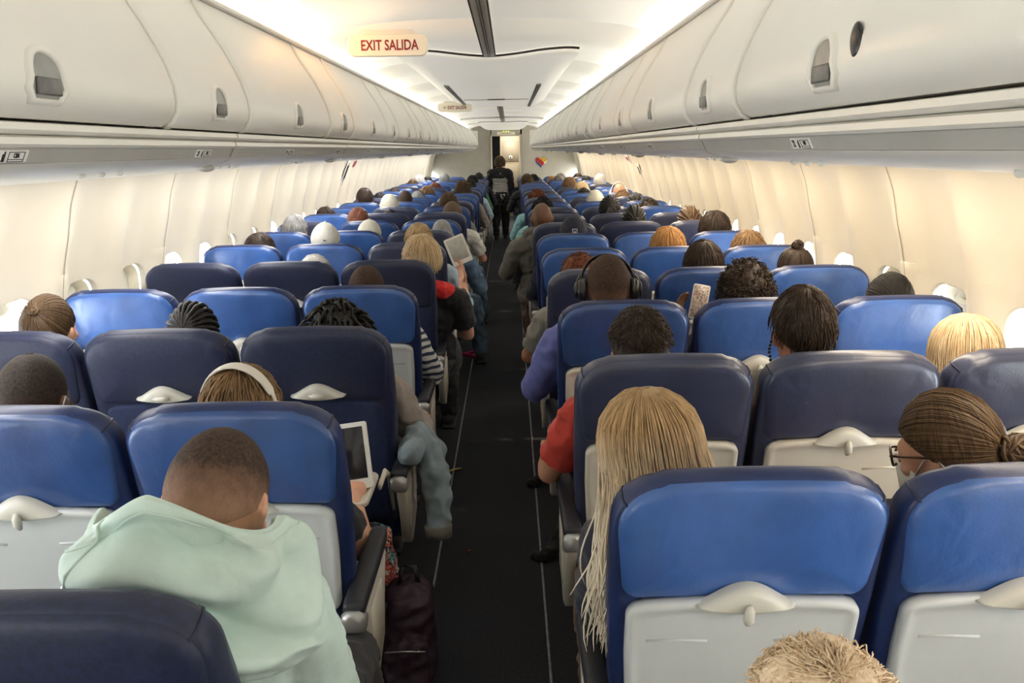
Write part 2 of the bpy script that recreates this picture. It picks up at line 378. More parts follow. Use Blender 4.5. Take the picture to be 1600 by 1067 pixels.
# ceiling dome
CPROF = [(.80, 2.10), (.80, 2.125), (.77, 2.15), (.70, 2.18), (.6, 2.203), (.45, 2.222), (.28, 2.233), (.1, 2.238), (.04, 2.239)]
def domez(x):
    x = abs(x)
    for (xa, za), (xb, zb) in zip(CPROF[1:], CPROF[2:]):
        if xb <= x <= xa: return za+(zb-za)*(xa-x)/(xa-xb)
    return 2.239
ceil = empty('ceiling', (0, 0, 0)); tag(ceil, kind='structure')
joints = [YA, -4.0, -2.4, -.9, .7, 2.3, 3.95, 5.6, 7.2, 8.8, 10.4, 12.0, 13.6, 15.2, 16.8, 18.4, YB]
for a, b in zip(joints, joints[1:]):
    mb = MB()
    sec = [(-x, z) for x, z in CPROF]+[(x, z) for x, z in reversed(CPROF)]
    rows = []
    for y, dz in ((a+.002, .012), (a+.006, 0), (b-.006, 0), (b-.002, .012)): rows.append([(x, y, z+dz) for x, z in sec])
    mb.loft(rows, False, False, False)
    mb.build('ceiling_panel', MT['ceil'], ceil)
mb = MB()
mb.add([(x, y, z) for y in (YA, YB) for x, z in ((-.04, 2.241), (-.04, 2.225), (-.03, 2.222), (-.028, 2.223), (-.004, 2.223), (-.004, 2.223), (.004, 2.223), (.004, 2.223), (.028, 2.223), (.03, 2.222), (.04, 2.225), (.04, 2.241))], [(i, i+1, i+13, i+12) for i in range(11)])
o_ = mb.build('center_strip', MT['shell'], ceil, smooth=False)
for xx in (-.036, .036, -.006, .006):
    g = MB(); g.rbox((xx, (YA+YB)/2, 2.2215), (.004 if abs(xx) > .01 else .002, YB-YA, .004), 0); g.build('strip_groove', MT['dark'], o_, smooth=False)
# dropped centre panels with bowed leading edge
def drop_panel(y0, y1, h, nm, hatch=True, col='ceil', depth=.8):
    mb = MB(); W = .50; nx = 28
    xs = [W*(-1+2*i/nx) for i in range(nx+1)]
    def bow(x): t = abs(x)/W; return -.55*(t*t*(3-2*t))
    def low(x): return h
    rows = []
    rows.append([(x, y0+bow(x)+.012, domez(x)+.004) for x in xs])
    rows.append([(x, y0+bow(x)-.002, min(domez(x)-.028, 2.208)) for x in xs])
    rows.append([(x, y0+bow(x)+.01, min(domez(x)-.034, 2.202)) for x in xs])
    for t in (.12, .25, .4, .55, .7, .85, 1):
        e = t*t*(3-2*t)
        rows.append([(x, (y0+bow(x)+.01)*(1-t)+(y0+depth)*t, (min(domez(x)-.034, 2.202))*(1-e)+(h+.07*max(0, (abs(x)/W-.62)/.38)**2)*e) for x in xs])
    rows.append([(x, y1-.5, (h+.07*max(0, (abs(x)/W-.62)/.38)**2)) for x in xs])
    rows.append([(x, y1, domez(x)+.004) for x in xs])
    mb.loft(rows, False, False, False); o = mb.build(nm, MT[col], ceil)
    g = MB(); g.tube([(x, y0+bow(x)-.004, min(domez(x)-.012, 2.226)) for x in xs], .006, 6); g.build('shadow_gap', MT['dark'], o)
    if hatch:
        for sg in (-1, 1):
            s = MB(); s.rbox((sg*.33, (y0+depth+y1-.5)/2, h-.004), (.035, y1-y0-1.5, .012), .003, 1); s.rbox((sg*.33, (y0+depth+y1-.5)/2, h-.012), (.008, y1-y0-1.5, .008), .002, 1)
            s.build('slot_vent', MT['recess'], o)
        s = MB(); s.rbox((0, (y0+depth+y1-.5)/2+.3, h-.002), (.6, .012, .006), .002, 1); s.build('hatch_seam', MT['trim'], o)
        s = MB(); s.rbox((0, (y0+depth+y1-.5)/2+.22, h-.006), (.16, .03, .012), .004, 1); s.build('hatch_latch', MT['trim'], o)
    return o
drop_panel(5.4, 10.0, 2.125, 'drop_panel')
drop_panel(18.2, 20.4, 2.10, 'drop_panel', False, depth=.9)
# bowed light arch lines
for y0 in (15.5, 18.4):
    g = MB(); g.tube([(x, y0-.0-.8*(abs(x)/.7)**2, domez(x)-.012) for x in [-.7+1.4*i/24 for i in range(25)]], .018, 6); g.build('arch_trim', MT['white'], ceil)
# front wall
fw = MB()
fw.rbox((-1.15, YB, 1.1), (1.72, .05, 2.4), .004, 1); tag(fw.build('wall_front', MT['bulk']), kind='structure')
fw = MB(); fw.rbox((1.15, YB, 1.1), (1.55, .05, 2.4), .004, 1); tag(fw.build('wall_front.001', MT['bulk2']), kind='structure')
fw = MB(); fw.rbox((.05, YB, 2.18), (.75, .05, .35), .004, 1); tag(fw.build('wall_front.002', MT['bulk2']), kind='structure')
fw = MB()
for sgx in (-.30, .375): fw.rbox((sgx, YB-.035, .98), (.03, .04, 1.98), .006, 1)
fw.rbox((.04, YB-.035, 1.985), (.7, .04, .03), .006, 1); tag(fw.build('trim_4', MT['bulk2']), kind='structure')
dr = empty('door_1', (.12, YB+1.2, 0)); tag(dr, kind='structure')
d = MB(); d.rbox((0, 0, 1.0), (.62, .04, 2.0), .01, 2); d.build('door_panel', mat('flight_deck_door', (.42, .37, .28), .45, nscale=4, nvar=.06), dr)
for z, h in ((1.62, .5), (.95, .7)):
    d = MB(); d.rbox((.02, -.03, z), (.42, .014, h), .006, 1); d.build('door_inset', MT['bulk'], dr)
d = MB(); d.ell((0.03, -.05, 1.47), (.045, .02, .045)); d.build('door_peephole', MT['white'], dr)
d = MB(); d.ell((0.03, -.066, 1.47), (.02, .012, .02)); d.build('door_lens', MT['black'], dr)
d = MB(); d.rbox((-.22, -.04, 1.0), (.04, .04, .12), .01, 2); d.build('door_handle', MT['metal'], dr)
cu = MB(); nx = 28
cu.loft([[(-.285+.19*i/nx, YB+.12+.02*sin(i*1.9), z) for i in range(nx+1)] for z in (.03, .7, 1.3, 1.97)], False, False, False)
tag(cu.build('galley_curtain', MT['curtain']), 'dark galley curtain hanging at left of the front doorway', 'curtain')
# galley behind the doorway
mb = MB(); mb.rbox((0, YB+1.5, 1.1), (3.4, .05, 2.4), .004, 1); tag(mb.build('wall_front.003', MT['bulk']), kind='structure')
mb = MB()
for sg in (-1, 1): mb.rbox((sg*.62, YB+.78, 1.1), (.04, 1.45, 2.3), .004, 1)
mb.rbox((0, YB+.78, 2.2), (1.3, 1.45, .04), .004, 1); tag(mb.build('wall_galley', MT['bulk2']), kind='structure')
# ------------------------------------------------------------------ text helper
def text_mesh(s, size, matl, parent, loc, rot, name, depth=.0006, align='CENTER', bold=0):
    cu = bpy.data.curves.new('t', 'FONT'); cu.body = s; cu.size = size; cu.align_x = align; cu.align_y = 'CENTER'; cu.extrude = depth; cu.offset = bold; cu.resolution_u = 3
    o = bpy.data.objects.new('t', cu); COL.objects.link(o); bpy.context.view_layer.update()
    me = bpy.data.meshes.new_from_object(o.evaluated_get(bpy.context.evaluated_depsgraph_get()))
    bpy.data.objects.remove(o); bpy.data.curves.remove(cu)
    me.materials.clear(); me.materials.append(matl)
    t = link(name, me, parent); t.location = loc; t.rotation_euler = rot; t.scale.x = .74; return t
UP = (pi/2, 0, 0)                                            # text readable from behind (camera looks +Y)
def exit_sign(loc, label, words, w=.335, size=.058):
    r = empty('exit_sign', loc); tag(r, label, 'sign', 'hanging exit signs')
    b = MB(); pts = rrect(w/2, .043, .03, 6)
    b.loft([[(x*.97, -.012, z*.97) for x, z in pts], [(x, -.006, z) for x, z in pts], [(x, .02, z) for x, z in pts], [(x*.97, .026, z*.97) for x, z in pts]])
    b.build('sign_body', emit('sign_face', (.8, .74, .6), .12), r, sharp=40)
    b = MB(); b.loft([[(x*1.02, y, z) for x in (-w/2*.72, w/2*.72)]+[(w/2*.62, y, z+.028), (-w/2*.62, y, z+.028)] for y, z in ((.008, .035), (.02, .035))]); b.build('sign_bracket', MT['shell'], r, sharp=30)
    for s, x in words: text_mesh(s, size, MT['red'], r, (x, -.0125, -.002), UP, 'sign_lettering', bold=.0012)
    return r
p = at(606, 71, 3.75); exit_sign(p, 'hanging sign reading EXIT SALIDA, nearest the camera under the ceiling', [('EXIT', -.068), ('SALIDA', .058)])
p = at(711, 168, 8.9); exit_sign(p, 'small far hanging sign with arrow reading EXIT SALIDA below the dropped ceiling panel', [('\u2190 EXIT SALIDA', 0)], w=.35, size=.046)
r = empty('exit_sign', (.05, YB-.03, 2.03)); tag(r, 'cream EXIT sign above the front doorway', 'sign')
b = MB(); b.rbox((0, -.03, 0), (.42, .03, .07), .008, 2); b.build('sign_body', emit('door_sign_face', (.75, .68, .52), .1), r)
text_mesh('\u2190 EXIT SALIDA \u2192', .045, MT['red'], r, (0, -.0465, 0), UP, 'sign_lettering')
for i, dx in enumerate((-.06, 0, .06)):
    b = MB(); b.ell((dx, -.04, .045), (.016, .012, .012)); b.build('indicator_light', emit('green_lamp%d' % i, (.5, .75, .1), 1.2), r)['label'] = 'green call light'
# heart emblem on the right bulkhead
hr = empty('heart_emblem', at(845, 254, YB-.03)); tag(hr, 'red, orange and blue striped heart emblem on right front bulkhead', 'emblem')
def heart(t):
    x = 16*sin(t)**3; y = 13*cos(t)-5*cos(2*t)-2*cos(3*t)-cos(4*t); return (x/32*.26, (y+2.5)/29*.25)
hp = [heart(2*pi*i/60) for i in range(60)]
def clip(poly, n, d):                                         # keep points with p.n >= d
    out = []
    for a, b2 in zip(poly, poly[1:]+poly[:1]):
        da = a[0]*n[0]+a[1]*n[1]-d; db = b2[0]*n[0]+b2[1]*n[1]-d
        if da >= 0: out.append(a)
        if da*db < 0: t = da/(da-db); out.append((a[0]+(b2[0]-a[0])*t, a[1]+(b2[1]-a[1])*t))
    return out
nn = (-.62, -.78); b0 = MB(); b0.loft([[(x*1.12, -.004, z*1.12) for x, z in hp], [(x*1.12, .004, z*1.12) for x, z in hp]]); b0.build('emblem_rim', MT['metal'], hr)
for lo, hi, c, nmm in ((-.3, -.055, (.85, .42, .04), 'orange_stripe'), (-.045, .035, (.55, .03, .02), 'red_stripe'), (.045, .3, (.02, .05, .3), 'blue_stripe')):
    pl = clip(clip(hp, nn, lo), (-nn[0], -nn[1]), -hi)
    b = MB(); b.loft([[(x, -.010, z) for x, z in pl], [(x, -.003, z) for x, z in pl]]); b.build(nmm, mat(nmm+'_enamel', c, .3, nscale=9, nvar=.05), hr, smooth=False)
# ------------------------------------------------------------------ overhead bins
BPROF = [(.615, 1.732), (.597, 1.742), (.584, 1.762), (.58, 1.785), (.583, 1.815), (.595, 1.855), (.612, 1.893), (.636, 1.94), (.664, 1.985), (.69, 2.025), (.708, 2.06), (.714, 2.075)]
def bpt(z):
    for (xa, za), (xb, zb) in zip(BPROF[1:], BPROF[2:]):
        if za <= z <= zb: return xa+(xb-xa)*(z-za)/(zb-za)
    return .6
def bin_door(sg, w):
    mb = MB(); rows = []
    for y, o in ((-w/2+.003, .02), (-w/2+.004, .006), (-w/2+.010, 0), (-w/2+.03, -.004), (-w/4, -.004), (0, -.004), (w/4, -.004), (w/2-.03, -.004), (w/2-.010, 0), (w/2-.004, .006), (w/2-.003, .02)):
        rows.append([(sg*(x+o), y, z) for x, z in BPROF])
    return mb.loft(rows, False, False, False)
def bin_unit(sg, yc, w, label, speaker=False):
    r = empty('overhead_bin', (0, yc, 0)); tag(r, label, 'overhead bin', 'overhead bins along the %s side' % ('left' if sg < 0 else 'right'))
    bin_door(sg, w).build('bin_door', MT['shell'], r)
    b = MB()                                                  # casing behind the door up to the wall
    b.loft([[(sg*x, y, z) for x, z in ((.66, 1.735), (.64, 1.76), (.64, 1.85), (.70, 1.98), (.735, 2.07), (.76, 2.085), (1.2, 2.02), (1.44, 1.74))] for y in (-w/2+.004, w/2-.004)])
    b.build('bin_casing', MT['shell'], r, smooth=False)
    # moulded rib at the edge of each door
    for e in (-1, 1):
        rb = MB(); rb.tube([(sg*(x-.001), e*(w/2-.0), z) for x, z in BPROF], .0075, 8); rb.build('door_rib', MT['shell'], r)
    # D shaped latch: bezel, dark scoop, paddle
    def dring(s, off, zc=1.79):
        pts = []
        for k in range(19):
            a = pi*k/18; pts.append((.042*s*cos(a), .036*s*sin(a)**.8))
        pts += [(-.044*s-.004, -.014*s), (-.034*s, -.03*s), (.034*s, -.03*s), (.044*s+.004, -.014*s)]
        return [(sg*(bpt(zc+z)-off), y, zc+z) for y, z in pts]
    z = MB(); z.loft([dring(1.3, .003), dring(1.26, .010), dring(1.1, .0125), dring(1.0, .0085), dring(.98, .0052)], True, False, False); bz = z.build('latch_bezel', MT['shell'], r)
    z = MB(); z.loft([dring(1.0, .0062), dring(.9, .0056), dring(.5, .0056)], True, False, True); z.build('latch_scoop', MT['recess'], bz)
    z = MB(); z.rbox((sg*(bpt(1.778)-.008), 0, 1.778), (.006, .068, .026), .003, 2); z.build('latch_paddle', MT['paddle'], bz)
    if speaker:
        q = MB(); q.ell((sg*(bpt(1.815)-.004), -.115, 1.812), (.006, .018, .024)); q.build('lock_window', MT['blackplastic'], r)
    return r
NTH = ['nearest', 'second', 'third', 'fourth', 'fifth', 'sixth', 'seventh', 'eighth', 'ninth', 'tenth', 'eleventh', 'twelfth', 'thirteenth', 'fourteenth', 'fifteenth', 'sixteenth', 'seventeenth', 'eighteenth', 'nineteenth', 'twentieth', 'twenty-first', 'twenty-second', 'twenty-third', 'twenty-fourth', 'twenty-fifth', 'twenty-sixth']
for sg, sd in ((-1, 'left'), (1, 'right')):
    y = .80; k = 0; wide = True
    for q, (yq, wq) in enumerate(((.53, .53), (-.55, 1.6), (-2.2, 1.66), (-4.1, 2.1))): bin_unit(sg, yq, wq, '%s cream overhead bin beside or behind the camera on the %s side' % (NTH[q], sd))
    while True:
        w = 1.04 if wide else .5
        if y+w > 20.42: break
        bin_unit(sg, y+w/2, w, '%s cream overhead bin in the %s row, %s' % (NTH[k], sd, 'wide door' if wide else 'narrow door'), speaker=(sg > 0 and k == 0))
        y += w+.01; wide = not wide; k += 1
    b = MB(); b.rbox((sg*.95, y+.02, 1.9), (.74, .04, .36), .01, 2); tag(b.build('trim_%d' % (5 if sg < 0 else 6), MT['shell']), kind='structure')
    # rail under the ceiling
    b = MB(); b.loft([[(sg*x, yy, z) for x, z in ((.716, 2.076), (.7, 2.082), (.698, 2.09), (.708, 2.097), (.735, 2.099), (.75, 2.09), (.735, 2.078))] for yy in (YA, YB)]); tag(b.build('trim_%d' % (7 if sg < 0 else 8), MT['shell'], sharp=50), kind='structure')
# ------------------------------------------------------------------ passenger service strip
def psu(sg, y0, y1, label):
    r = empty('service_panel', (0, y0, 0)); tag(r, label, 'service panel', 'service panels under the %s bins' % ('left' if sg < 0 else 'right'))
    w = y1-y0-.012
    def ext(prof, nm, mt, sharp=35):
        b = MB(); b.loft([[(sg*x, y, z) for x, z in prof] for y in (.006, w+.006)], True); return b.build(nm, mt, r, sharp=sharp)
    ext([(.612, 1.728), (.604, 1.726), (.602, 1.716), (.608, 1.711), (.64, 1.708), (.66, 1.728)], 'upper_rail', MT['shell'])
    ext([(.618, 1.7085), (.61, 1.705), (.608, 1.695), (.614, 1.690), (.66, 1.69), (.66, 1.7085)], 'moulding', MT['shell'])
    ext([(.617, 1.6895), (.628, 1.667), (.65, 1.667), (.65, 1.6895)], 'label_strip', MT['psu'])
    ext([(.626, 1.6665), (.632, 1.661), (.652, 1.652), (.7, 1.642), (.85, 1.632), (1.2, 1.61), (1.56, 1.585), (1.56, 1.60), (1.2, 1.66), (.66, 1.6665)], 'lower_panel', MT['shell'])
    if w > .3:
        for yy in (.12, .20, .28, .92, 1.0, 1.08):
            if yy < w: v = MB(); v.ell((sg*.70, yy, 1.640), (.008, .008, .006), n=10, m=6); v.build('air_nozzle', MT['white'], r)
    return r
def row_label(sg, y, num, r, y0):
    """small plate: row number and a seat pictogram with letters, on the sloping strip"""
    ry = -pi/2*sg
    nx = Vector((-.022, 0, -.011)).normalized()
    c = Vector((sg*.6225, y-y0, 1.678))
    tilt = atan2(.0225, .011)
    X = Vector((0, -sg*1.0, 0)) if sg > 0 else Vector((0, 1, 0))   # reading direction seen from the aisle
    X = Vector((0, 1, 0)) if sg < 0 else Vector((0, -1, 0))
    Yv = Vector((-sg*.011*0-sg*.0*1, 0, 1)); Yv = Vector((-sg*.44, 0, .9)).normalized()
    Z = X.cross(Yv)
    Mx = Matrix((X, Yv, Z)).transposed().to_4x4()
    pl = MB(); pl.rbox((0, 0, .0), (.105, .0195, .0022), .0008, 1); o = pl.build('row_label', MT['white'], r, smooth=False)
    Mx.translation = c+Z*.0008
    o.matrix_local = Mx
    text_mesh(str(num), .018, MT['black'], o, (-.037 if sg < 0 else -.036, .0, .0012), (0, 0, 0), 'row_number', bold=.0004)
    g = MB()
    g.rbox((-.012, -.002, .0014), (.007, .012, .0006), 0); g.rbox((-.0105, .0055, .0014), (.003, .005, .0006), 0)
    for x0, x1, ya, yb in ((.0, .042, -.0085, -.0075), (.0, .042, .0065, .0075), (0, .001, -.0085, .0075), (.041, .042, -.0085, .0075), (.0, .042, -.0052, -.0042)):
        g.rbox(((x0+x1)/2, (ya+yb)/2, .0014), (x1-x0, yb-ya, .0006), 0)
    g.build('seat_pictogram', MT['black'], o, smooth=False)
    text_mesh('CBA' if sg < 0 else 'DEF', .0105, MT['black'], o, (.021, .0012, .0013), (0, 0, 0), 'seat_letters', bold=.0002)
for sg, sd in ((-1, 'left'), (1, 'right')):
    y = -.86; k = 0; num = 22
    psu(sg, YA, -.86, 'grey service panel behind the camera on the %s' % sd)
    base = 1.27 if sg < 0 else 1.53
    rows = [(base+.815*j, 22-j) for j in range(0, 22)]
    while y < 19.4:
        y1 = y+1.58
        r = psu(sg, y, y1, 'grey service panel with air nozzles under %s bins, %s along the cabin' % (sd, NTH[k]))
        for yy, nu in rows:
            if y+.06 < yy < y1-.06 and nu > 0: row_label(sg, yy, nu, r, y)
        # clip bump under the joint
        b = MB(); b.ell((sg*.69, 1.57, 1.640), (.022, .02, .010)); b.build('joint_clip', MT['psu'], r)
        y = y1; k += 1
# exit placards on the sidewalls
for i, (px, py, Y, wd, hh, sd) in enumerate([(586, 255, 9.6, .2, .13, 'left'), (572, 268, 9.3, .12, .3, 'left'), (566, 287, 9.1, .14, .16, 'left'), (968, 249, 11.0, .2, .12, 'right'), (980, 266, 10.4, .14, .16, 'right'), (988, 284, 10.0, .14, .22, 'right')]):
    sg = -1 if sd == 'left' else 1
    z = at(px, py, Y).z
    x = sg*(wx(z)-.02)
    r = empty('exit_placard', (x, Y, z), 0); tag(r, 'small white emergency exit placard on the %s sidewall, %s of three' % (sd, ('upper', 'middle', 'lower')[i % 3]), 'placard', 'exit placards on the %s sidewall' % sd)
    sl = atan2(wx(z+.05)-wx(z-.05), .1)
    ro = (0, sg*sl, 0)
    b = MB(); b.rbox((0, 0, 0), (.008, wd, hh), .003, 1); o = b.build('placard_plate', MT['white'], r); o.rotation_euler = ro
    b = MB()
    for k in range(3): b.rbox((-sg*.006, -wd*.3+wd*.3*k, 0), (.004, wd*.14, hh*(.5+.2*(k % 2))), 0)
    o = b.build('placard_print', (MT['red'], MT['black'], MT['red'])[i % 3], r, smooth=False); o.rotation_euler = ro
# ------------------------------------------------------------------ seats
LEAN = radians(14); ZT = 1.13; SL = .74
def bkt(u, s, n):
    return bk(u, s, n*(.58+.42*min(1, max(0, (SL-s)/.2))) if n < 0 else n)
def bk(u, s, n):
    """seat back space (across, up along the back, out of its rear face) to seat space"""
    return (u, (SL-s)*sin(LEAN)-n*cos(LEAN), ZT-(SL-s)*cos(LEAN)-n*sin(LEAN))
def outline(hw, hb, s0, s1, rt, rb, ins):
    """closed outline: half width hw at the top, hb at the bottom, corner radii, inset by ins; constant point count"""
    pts = []; a, b = s0+ins, s1-ins; wt, wb = hw-ins, hb-ins; rt = max(rt-ins, .006); rb = max(rb-ins, .004)
    w_at = lambda s: wb+(wt-wb)*min(1, max(0, (s-a)/((b-a)*.62)))
    for k in range(9):                                         # right side going up
        s = a+rb+(b-rt-a-rb)*k/8; pts.append((w_at(s), s))
    for k in range(1, 10):
        t = pi/2*k/10; pts.append((wt-rt+rt*cos(t), b-rt+rt*sin(t)))
    for k in range(9):
        u = (wt-rt)*(1-2*k/8); pts.append((u, b+.010*(1-(u/wt)**2)))
    for k in range(1, 10):
        t = pi/2+pi/2*k/10; pts.append((-wt+rt+rt*cos(t), b-rt+rt*sin(t)))
    for k in range(9):
        s = b-rt-(b-rt-a-rb)*k/8; pts.append((-w_at(s), s))
    for k in range(1, 4):
        t = pi+pi/2*k/4; pts.append((-wb+rb+rb*cos(t), a+rb+rb*sin(t)))
    for k in range(5):
        u = (wb-rb)*(-1+2*k/4); pts.append((u, a))
    for k in range(1, 4):
        t = -pi/2+pi/2*k/4; pts.append((wb-rb+rb*cos(t), a+rb+rb*sin(t)))
    return pts
def back_mesh():
    mb = MB(); R = []
    for ins, n in ((.11, -.002), (.06, .0), (.035, .003), (.016, .003), (.004, -.003), (0, -.014), (0, -.06), (.006, -.082), (.022, -.1), (.05, -.112), (.1, -.117)):
        R.append([bkt(u, s, n) for u, s in outline(.236, .215, 0, SL, .088, .03, ins)])
    return mb.loft(R)
def cover_mesh():
    mb = MB(); R = []
    for ins, n in ((0, -.006), (.0015, .003), (.006, .009), (.014, .0128), (.03, .016), (.055, .0195), (.08, .0215), (.1, .022), (.112, .022)):
        ring = []
        for u, s in outline(.228, .215, .501, SL-.003, .082, .028, ins):
            dent = .010*exp(-((u/.10)**2+((s-.516)/.04)**2))*min(1, ins/.02)
            puck = .0016*sin(u*95+s*40)*exp(-((s-.70)/.02)**2)*min(1, ins/.02)
            ring.append(bk(u, s, n-dent+puck))
        R.append(ring)
    return mb.loft(R, True, False, True)
def lower_mesh():                                              # the cloth-covered shell under the tray
    mb = MB(); R = []
    for ins, n in ((0, -.004), (.004, .004), (.015, .007), (.05, .008)):
        R.append([bk(u, s, n) for u, s in outline(.205, .196, .02, .492, .03, .03, ins)])
    return mb.loft(R, True, False, True)
def tray_mesh():
    mb = MB(); R = []
    for ins, n in ((0, .002), (0, .016), (.002, .021), (.007, .0245), (.014, .0245), (.018, .0225), (.03, .022), (.05, .022), (.07, .022), (.09, .022), (.105, .022), (.12, .022)):
        ring = []
        for u, s in outline(.207, .196, .19, .497, .03, .03, ins):
            d = -.012*exp(-((u/.055)**2+((s-.471)/.022)**2)) if ins > .004 else 0
            ring.append(bk(u, s, n+d))
        R.append(ring)
    mb.loft(R, True, True, True)
    for (u0, u1, s0, s1) in ((-.17, -.06, .416, .413), (.06, .17, .413, .416)):  # pressed crease
        mb.loft([[bk(u, s+ds, n) for ds, n in ((-.004, .0215), (0, .0245), (.004, .0215))] for u, s in ((u0, s0), ((u0+u1)/2, (s0+s1)/2+.002), (u1, s1))], True)
    return mb
def latch_house():
    mb = MB(); R = []
    def eye(k, n):
        pts = []
        for i in range(25):
            t = -1+2*i/24; pts.append((.088*t*k, .456+(.043*(cos(t*pi/2)**1.5))*k, n))
        for i in range(1, 24):
            t = 1-2*i/24; pts.append((.088*t*k, .456-.010*(1-t*t)*k, n))
        return [bk(u, s+.045, n) for u, s, n in pts]
    for k, n in ((1.0, .012), (1.0, .024), (.93, .034), (.75, .040), (.45, .041)): R.append(eye(k, n))
    return mb.loft(R, True, False, True)
def latch_turn(closed=True):
    mb = MB()
    pa = [(0, .474, .047), (0, .462, .050), (0, .445, .050), (0, .432, .046)] if closed else [(-.025, .466, .046), (-.008, .467, .049), (.010, .468, .049), (.024, .468, .046)]
    pa = [(u, s+.045, n) for u, s, n in pa]
    mb.tube([bk(*p) for p in pa], [.004, .009, .010, .005], 10); mb.tube([bk(0, .508, .03), bk(0, .508, .048)], .006, 8); return mb
def cushion_mesh():
    mb = MB(); R = []
    for ins, z in ((.03, .335), (.006, .345), (0, .37), (0, .42), (.008, .445), (.03, .458), (.08, .464)):
        R.append([(x, .46+y, z+.01*(y/.24)) for x, y in rrect(.215-ins, .24-ins, .06, 5)])
    return mb.loft(R)
def arm_pad():
    mb = MB(); R = []
    for y, w, h in ((.005, .018, .012), (.012, .024, .018), (.03, .0255, .02), (.25, .0255, .02), (.40, .024, .019), (.435, .018, .013), (.447, .008, .006)):
        R.append([(x, y, .652+z-.00*y) for x, z in rrect(w, h, h*.6, 3)])
    return mb.loft(R)
def arm_cap():
    mb = MB(); R = []
    for y, w, z0, z1 in ((-.012, .016, .612, .645), (-.006, .0245, .604, .652), (.006, .0275, .598, .655), (.03, .028, .596, .648), (.05, .027, .60, .634)):
        R.append([(x, y, z) for x, z in ((-w, z0+.008), (-w+.008, z0), (w-.008, z0), (w, z0+.008), (w, z1-.012), (w-.012, z1), (-w+.012, z1), (-w, z1-.012))])
    return mb.loft(R)
def arm_bracket():
    mb = MB()
    prof = [(.05, .632), (.40, .632), (.41, .60), (.36, .50), (.33, .40), (.20, .34), (.14, .36), (.10, .48), (.04, .59)]
    mb.loft([[(x, .5*(a+.225)+(a-.225)*k*.5+(a-.225)*0, .5+(b-.5)*k) if False else (x, .225+(a-.225)*k, .49+(b-.49)*k) for a, b in prof] for x, k in ((-.016, .95), (-.013, 1), (.013, 1), (.016, .95))])
    mb.rbox((.017, .22, .50), (.008, .16, .16), .003, 1)
    return mb
def leg_mesh(y0, y1):
    mb = MB(); mb.tube([(0, y0, .31), (0, (y0+y1)/2, .16), (0, y1, .012)], [.018, .016, .018], 8); mb.rbox((0, y1, .008), (.05, .09, .016), .004, 2); return mb
def frame_mesh():
    mb = MB()
    for y in (.33, .60): mb.tube([(-.24, y, .315), (.24, y, .315)], .022, 8)
    mb.rbox((0, .46, .33), (.40, .40, .012), .004, 1); return mb
SM = {'back': back_mesh().mesh('backrest', MT['rim']), 'cover': cover_mesh().mesh('back_cover', MT['royal']), 'lower': lower_mesh().mesh('seat_pocket', MT['cloth_navy']),
      'tray': tray_mesh().mesh('tray_table', MT['grey']), 'latch': latch_house().mesh('latch_housing', MT['latch']), 'turn': latch_turn().mesh('latch_knob', MT['latch']),
      'turno': latch_turn(False).mesh('latch_knob', MT['latch']), 'cush': cushion_mesh().mesh('seat_cushion', MT['rim']), 'pad': arm_pad().mesh('armrest', MT['pad']),
      'cap': arm_cap().mesh('armrest_cap', MT['metal']), 'brk': arm_bracket().mesh('armrest_bracket', MT['beige']), 'frame': frame_mesh().mesh('seat_frame', MT['frame']),
      'legf': leg_mesh(.60, .66).mesh('leg', MT['frame']), 'legr': leg_mesh(.33, .26).mesh('leg', MT['frame'])}
for me in SM.values():
    bm = bmesh.new(); bm.from_mesh(me); bmesh.ops.recalc_face_normals(bm, faces=bm.faces[:]); bm.to_mesh(me); bm.free()
# double stitched seam over a top corner of the bolster
def stitch_mesh(sg):
    mb = MB(); idx = 12
    pts = []
    for ins, n in ((.016, .003), (.004, -.003), (0, -.014), (0, -.06), (.006, -.082), (.022, -.1)):
        o = outline(.236, .215, 0, SL, .088, .03, ins-.0006); u, s = o[idx]; pts.append(bkt(sg*u, s, n))
    q = [p for p in pts]
    mb.tube(pts, .0022, 6); return mb
SM['stitchl'] = stitch_mesh(-1).mesh('seam', MT['navy']); SM['stitchr'] = stitch_mesh(1).mesh('seam', MT['navy'])
def downtray():
    mb = MB(); pts = rrect(.195, .125, .03, 5)
    mb.loft([[(x*.98, -.17+y*.98, .675) for x, y in pts], [(x, -.17+y, .679) for x, y in pts], [(x, -.17+y, .689) for x, y in pts], [(x*.985, -.17+y*.985, .693) for x, y in pts], [(x*.95, -.17+y*.94, .693) for x, y in pts], [(x*.94, -.17+y*.925, .690) for x, y in pts]])
    # cup ring
    mb.tube([(.12+.04*cos(2*pi*i/24), -.12+.04*sin(2*pi*i/24), .691) for i in range(25)], .0028, 5, False)
    return mb
def trayarm(sg):
    mb = MB(); mb.tube([(sg*.205, -.12, .672), (sg*.207, -.02, .68), (sg*.209, .05, .64), (sg*.209, .11, .50)], [.012, .013, .013, .011], 8, flat=.6); return mb
SM['dtray'] = downtray().mesh('tray_table', MT['beige']); SM['ta'] = trayarm(-1).mesh('tray_arm', MT['beige']); SM['tb'] = trayarm(1).mesh('tray_arm', MT['beige'])
ORD = ['front-most', 'first', 'second', 'third', 'fourth', 'fifth', 'sixth', 'seventh', 'eighth', 'ninth', 'tenth', 'eleventh', 'twelfth', 'thirteenth', 'fourteenth', 'fifteenth', 'sixteenth', 'seventeenth', 'eighteenth', 'nineteenth', 'twentieth', 'twenty-first']
COLN = ['aisle', 'middle', 'window']
def rowname(side, i): return ORD[i+1] if side == 'L' else (ORD[i] if i > 0 else 'hindmost')
NEARN = {'L': 0, 'R': 1}
